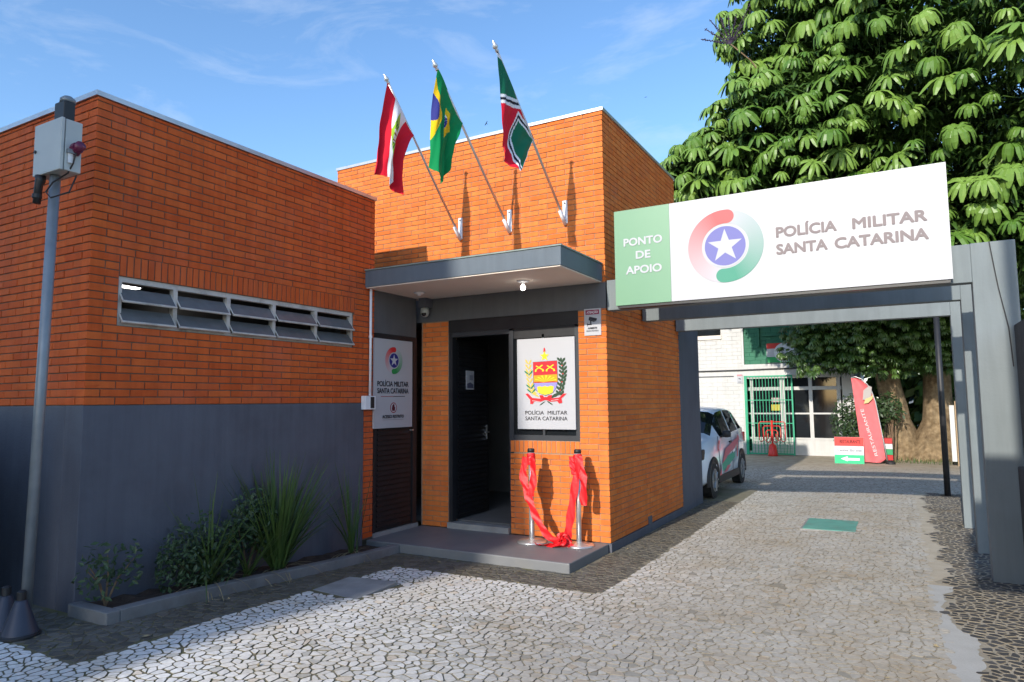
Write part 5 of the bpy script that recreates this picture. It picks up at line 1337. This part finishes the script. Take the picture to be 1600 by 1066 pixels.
def umbrella_tree(label, trunk_xy, trunk_r, lean, volumes, n_front, n_in, seed, limbs, flowers=False, scale=1., leafmat=None):
    leafmat = leafmat or X['leaf']
    r_ = random.Random(seed); x, y = trunk_xy
    t = thing('umbrella_tree', label, 'tree', (x, y, 0))
    tm = MB(); pts = []; 
    for i in range(19):
        f = i/18; z_ = -.15+f*4.2; pts.append((x+lean[0]*f+.06*math.sin(f*7), y+lean[1]*f, z_))
    tm.tube(pts, [trunk_r*(1.55-.75*min(1, i/5)) *(1-.25*i/18) for i in range(19)], 30)
    gnarl(tm, .06, .9, x+lean[0]*.3, y)
    tm.build('trunk', X['bark'], t, smooth=True)
    top = Vector(pts[-1])
    for i, (e, r0) in enumerate(limbs):
        lm = MB(); branch(lm, top-Vector((0, 0, .6)), e, r0, .035, (r_.uniform(-.4, .4), r_.uniform(-.3, .3), .4), 9, i); lm.build('limb', X['twig'], t, smooth=True)
    # leaf positions on and in the crown volumes
    shell = []; inner = []
    for (cx, cy, cz, rx, ry, rz, wgt) in volumes:
        for i in range(int(n_front*wgt)):
            for _ in range(60):
                v = Vector((r_.gauss(0, 1), r_.gauss(0, 1), r_.gauss(0, 1))).normalized()
                if v.y < .35 and v.z > -.75: break
            k = r_.uniform(.90, 1.07); bump = 1+.10*math.sin(v.x*7+seed)*math.sin(v.z*6)
            p = Vector((cx+v.x*rx*k*bump, cy+v.y*ry*k*bump, cz+v.z*rz*k*bump))
            shell.append((p, v))
        for i in range(int(n_in*wgt)):
            v = Vector((r_.gauss(0, 1), r_.gauss(0, 1), r_.gauss(0, 1))).normalized()*(r_.random()**.45)*.80
            inner.append((Vector((cx+v.x*rx, cy+v.y*ry, cz+v.z*rz)), v))
    # a shell leaf that would sit well inside another volume is an inner one
    out_ = []
    for p, v in shell:
        deep = False
        for (cx, cy, cz, rx, ry, rz, wgt) in volumes:
            if ((p.x-cx)/rx)**2+((p.y-cy)/ry)**2+((p.z-cz)/rz)**2 < .72: deep = True; break
        (inner if deep else out_).append((p, v))
    # keep leaves from piling onto each other
    kept = []; cell = {}
    for p, v in out_:
        key = (int(p.x/.42/scale), int(p.y/.42/scale), int(p.z/.36/scale))
        if cell.get(key, 0) >= 1: inner.append((p-v*.4, v)); continue
        cell[key] = cell.get(key, 0)+1; kept.append((p, v))
    kept.sort(key=lambda q: (0 if in_view(q[0], .0) else 1, (q[0]-CAM).length))
    meshes = []
    for vs_, fs in LEAVES:
        m_ = MB(); m_.add([q*scale for q in vs_], fs); meshes.append(m_.mesh('leaf', leafmat))
    org = ORG[t.name]; rest = MB()
    for i, (p, v) in enumerate(kept):
        mt = leaf_matrix(r_, (v.x*.6, v.y-.25, 0), .55); sc_ = r_.choice((.6, .8, .95, 1.05, 1.2))*r_.uniform(.92, 1.08)
        if i < 300:
            o = bpy.data.objects.new('leaf', meshes[r_.randrange(4)]); link(o); o.parent = t
            M4 = (mt*sc_).to_4x4(); M4.translation = p-org; o.matrix_basis = M4
        else:
            vs_, fs = LEAVES[r_.randrange(4)]; rest.add([p+mt @ (q*scale*sc_) for q in vs_], fs, 0, None, r_.uniform(.02, .98))
    if rest.f: tag(rest.build('outer_foliage', leafmat, t), kind='stuff')
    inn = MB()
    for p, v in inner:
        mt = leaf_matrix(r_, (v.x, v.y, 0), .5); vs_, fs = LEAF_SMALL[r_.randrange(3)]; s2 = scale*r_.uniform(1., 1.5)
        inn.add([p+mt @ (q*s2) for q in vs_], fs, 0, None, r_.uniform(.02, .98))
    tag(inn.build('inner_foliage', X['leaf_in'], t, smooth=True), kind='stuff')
    if flowers:
        fl = MB(); c0 = Vector(flowers)
        for i in range(9):
            a = R(-75+i*19); d = Vector((math.cos(math.pi/2-a)*.85, -.25+r_.uniform(-.3, .3), abs(math.sin(math.pi/2-a))*.8+.15)).normalized(); ln = r_.uniform(.6, .95)
            fl.tube([c0, c0+d*ln], [.012, .006], 5)
            for k in range(16):
                q = c0+d*ln*(.15+.85*k/16); u = Vector((r_.gauss(0, 1), r_.gauss(0, 1), r_.gauss(0, 1))).normalized()*.035
                fl.tube([q-u, q+u], .012, 4)
        fl.build('inflorescence', X['flower'], t)
        lm = MB(); branch(lm, (flowers[0]+1.6, flowers[1]+1.0, flowers[2]-2.6), flowers, .03, .012, (.15, .2, .1), 6, 3); lm.build('limb', X['twig'], t, smooth=True)
    return t
# main crown above the sign; last volume hidden behind it, added for shade
vol = [(4.3, 10.5, 8.6, 3.9, 3.6, 3.7, .36), (1.2, 9.6, 7.6, 2.35, 2.3, 2.1, .16), (-.72, 9.0, 7.1, 1.25, 1.3, .98, .08), (2.0, 10.5, 10.9, 2.6, 2.4, 2.2, .15), (.55, 9.8, 9.35, .8, .8, .8, .05), (1.6, 9.3, 5.9, 2.6, 1.6, .9, .09), (5.2, 9.6, 5.3, 2.6, 2.0, 1.6, .12), (3.0, 9.6, 5.0, 3.2, 1.7, 1.1, .28)]
umbrella_tree('large umbrella tree with drooping fan leaves rising behind the sign', (3.0, 14.0), .42, (-.35, -.3), vol, 1500, 3600, 41,
              [((1.0, 9.5, 8.2), .16), ((4.2, 10.2, 9.5), .2), ((2.2, 10.5, 10.8), .15), ((5.4, 9.8, 6.3), .14), ((-.3, 9.0, 7.2), .09), ((1.5, 9.6, 5.9), .1)], flowers=(-.06, 8.6, 10.05))
vol2 = [(3.4, 13.0, 3.75, 2.8, 1.6, 1.35, .45), (1.75, 12.9, 3.15, 1.45, .9, 1.05, .22), (3.6, 12.9, 2.65, 1.3, .6, .55, .08), (6.8, 11.5, 5.2, 2.2, 2.2, 2.6, .35)]
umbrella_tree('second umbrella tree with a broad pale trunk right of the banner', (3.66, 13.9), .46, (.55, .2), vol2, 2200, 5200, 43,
              [((3.2, 13.2, 4.6), .16), ((1.9, 13.1, 3.3), .1), ((6.6, 11.8, 5.6), .15)], scale=.40, leafmat=X['leaf_shaded'])
# shrub behind the restaurant board, and the dark planting far behind
def leafy(name, label, cat_, c, r3, n, ls, seed, mt, kind=None, stem=True):
    r_ = random.Random(seed); t = thing(name, label, cat_, (c[0], c[1], 0), kind=kind)
    m_ = MB()
    for i in range(n):
        v = Vector((r_.gauss(0, 1), r_.gauss(0, 1), r_.gauss(0, 1))).normalized()*(r_.random()**.4)
        p = Vector((c[0]+v.x*r3[0], c[1]+v.y*r3[1], max(.03, c[2]+v.z*r3[2])))
        n_ = (v+Vector((r_.gauss(0, .6), r_.gauss(0, .6)-.3, r_.gauss(0, .6)+.3))).normalized(); u = n_.orthogonal().normalized(); a = r_.uniform(0, 6.28)
        u2 = u*math.cos(a)+n_.cross(u)*math.sin(a); v2 = n_.cross(u2); s2 = ls*r_.uniform(.6, 1.2)
        m_.add([p-u2*s2, p+v2*s2*.4, p+u2*s2, p-v2*s2*.4], [(0, 1, 2, 3)], 0, None, r_.uniform(.02, .98))
    m_.build('leaves', mt, t)
    if stem:
        s_ = MB()
        for k in range(5): s_.tube([(c[0]+r_.uniform(-.1, .1), c[1], 0), (c[0]+r_.uniform(-.5, .5)*r3[0], c[1], c[2]+r3[2]*.5)], [.02, .008], 5)
        s_.build('stems', X['twig'], t)
    return t
leafy('shrub', 'leafy green shrub behind the restaurant board and banner', 'shrub', (1.95, 12.9, .95), (.62, .45, .85), 1500, .07, 51, X['shrub'])
leafy('shrub', 'leafy shrub between the feather banner and the tree trunk', 'shrub', (2.75, 12.95, 1.35), (.40, .3, .45), 500, .07, 52, X['shrub'])
hd = MB(); r_ = random.Random(9)
for i in range(24000):
    x = r_.uniform(2.15, 16); y = r_.uniform(15.4, 19); z = r_.uniform(0, 8.5+1.5*math.sin(x*1.3))
    n_ = Vector((r_.gauss(0, 1), r_.gauss(0, 1)-1, r_.gauss(0, 1)+.5)).normalized(); u = n_.orthogonal().normalized(); v2 = n_.cross(u); s2 = r_.uniform(.12, .26)
    p = Vector((x, y, z)); hd.add([p-u*s2, p+v2*s2*.5, p+u*s2, p-v2*s2*.5], [(0, 1, 2, 3)], 0, None, r_.uniform(.02, .98))
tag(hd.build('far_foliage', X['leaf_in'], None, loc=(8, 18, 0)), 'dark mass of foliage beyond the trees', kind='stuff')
# fallen leaves and grass tufts at the tree foot
gr = MB(); r_ = random.Random(12)
for i in range(500):
    x = r_.uniform(2.2, 4.6); y = r_.uniform(12.3, 13.6); blade(gr, (x, y, 0), (r_.gauss(0, .4), r_.gauss(0, .4), 1), r_.uniform(.05, .14), .008, .5, 3, 0, r_.random())
tag(gr.build('grass', X['blade'], None, loc=(3.4, 13, 0)), kind='stuff')

lf_ = MB(); r_ = random.Random(77)
for i in range(170):
    x = r_.uniform(-2.1, 3.3); y = r_.uniform(-4.6, 6)
    if zone(x, y) in (-1, 3): continue
    z = gh(x, y)+.008; a = r_.uniform(0, 6.28); l_ = r_.uniform(.012, .030); c_, n_ = math.cos(a)*l_, math.sin(a)*l_
    lf_.add([(x-c_, y-n_, z), (x+n_*.4, y-c_*.4, z+r_.uniform(0, .012)), (x+c_, y+n_, z+r_.uniform(0, .006)), (x-n_*.4, y+c_*.4, z)], [(0, 1, 2, 3)], 0, None, r_.random())
tag(lf_.build('leaf_litter', X['dryblade'], None, loc=(0, 0, 0)), kind='stuff')

# ------------------------------------------------------------------ birds
def bird(x, y, z, s_, rot, lab):
    t = thing('bird', lab, 'bird', (x, y, z), 'birds in flight')
    m_ = MB(); c_, n_ = math.cos(rot), math.sin(rot)
    def P(a, b, h): return Vector((x+(a*c_-h*n_)*s_, y+b*s_, z+(a*n_+h*c_)*s_))
    m_.tube([P(0, -.5, 0), P(0, -.35, .02), P(0, -.1, .02), P(0, .25, .0), P(0, .5, -.02)], [.02*s_, .07*s_, .11*s_, .07*s_, .02*s_], 8)
    for sg_ in (-1, 1):
        top = [P(0, -.15, .04), P(sg_*.45, -.25, .14), P(sg_*.95, -.02, .08), P(sg_*.5, .12, .11), P(0, .16, .03)]
        bot = [q-Vector((0, 0, .025*s_)) for q in top]
        m_.add(top+bot, [(0, 1, 2, 3, 4), (9, 8, 7, 6, 5)]+[(i, i+5, (i+1) % 5+5, (i+1) % 5) for i in range(5)])
    m_.add([P(-.06, .4, 0), P(.06, .4, 0), P(.13, .72, .0), P(-.13, .72, 0), P(-.06, .4, .02), P(.06, .4, .02), P(.13, .72, .02), P(-.13, .72, .02)], [(0, 3, 2, 1), (4, 5, 6, 7), (0, 1, 5, 4), (1, 2, 6, 5), (2, 3, 7, 6), (3, 0, 4, 7)])
    m_.build('body', X['blackp'], t)
bird(-19.86, 30, 20.08, .20, R(52), 'dark bird in flight between the middle and right flags')
bird(-8.93, 30, 19.34, .09, R(8), 'tiny dark bird high above the corner of the tall block')

# ------------------------------------------------------------------ out of view: the neighbour block, then a wall and a panel added for shade
nb = thing('neighbour_building', 'rendered block across the street behind the camera, left', 'building', (-10, -25, 0))
MB().box(-26, -2.62, -30, -22, -.2, 12.75).build('wall', X['neighbour'], nb)
MB().box(-26.1, -2.60, -30.1, -21.95, 12.75, 12.9).build('coping', X['concrete'], nb)
for i in range(7):
    for k in range(4): MB().box(-24.5+i*3.1, -23+i*3.1, -21.995, -21.93, 1.2+k*2.9, 2.6+k*2.9).build('window', X['dark_glass'], nb)
sw = thing('shade_wall', 'low unseen wall left of the camera, added to darken the left face', 'wall', (-4.3, -5.5, 0))  # added out of view to keep sky light off the lower left wall
MB().box(-7.5, -2.98, -5.30, -5.12, -.2, 1.60).build('wall_body', X['stucco'], sw)
sp = thing('shade_panel', 'unseen panel on a post behind the camera, right, added to shade the column', 'sign', (3.9, -8.2, 0))  # added out of view to cast the shade on the nearest column
MB().box(3.0, 4.6, -8.23, -8.17, 3.45, 4.70).build('panel', X['grey_frame'], sp)
MB().tube([(3.45, -8.13, -.2), (3.45, -8.13, 7.2)], .06, 10).build('post', X['galv'], sp)
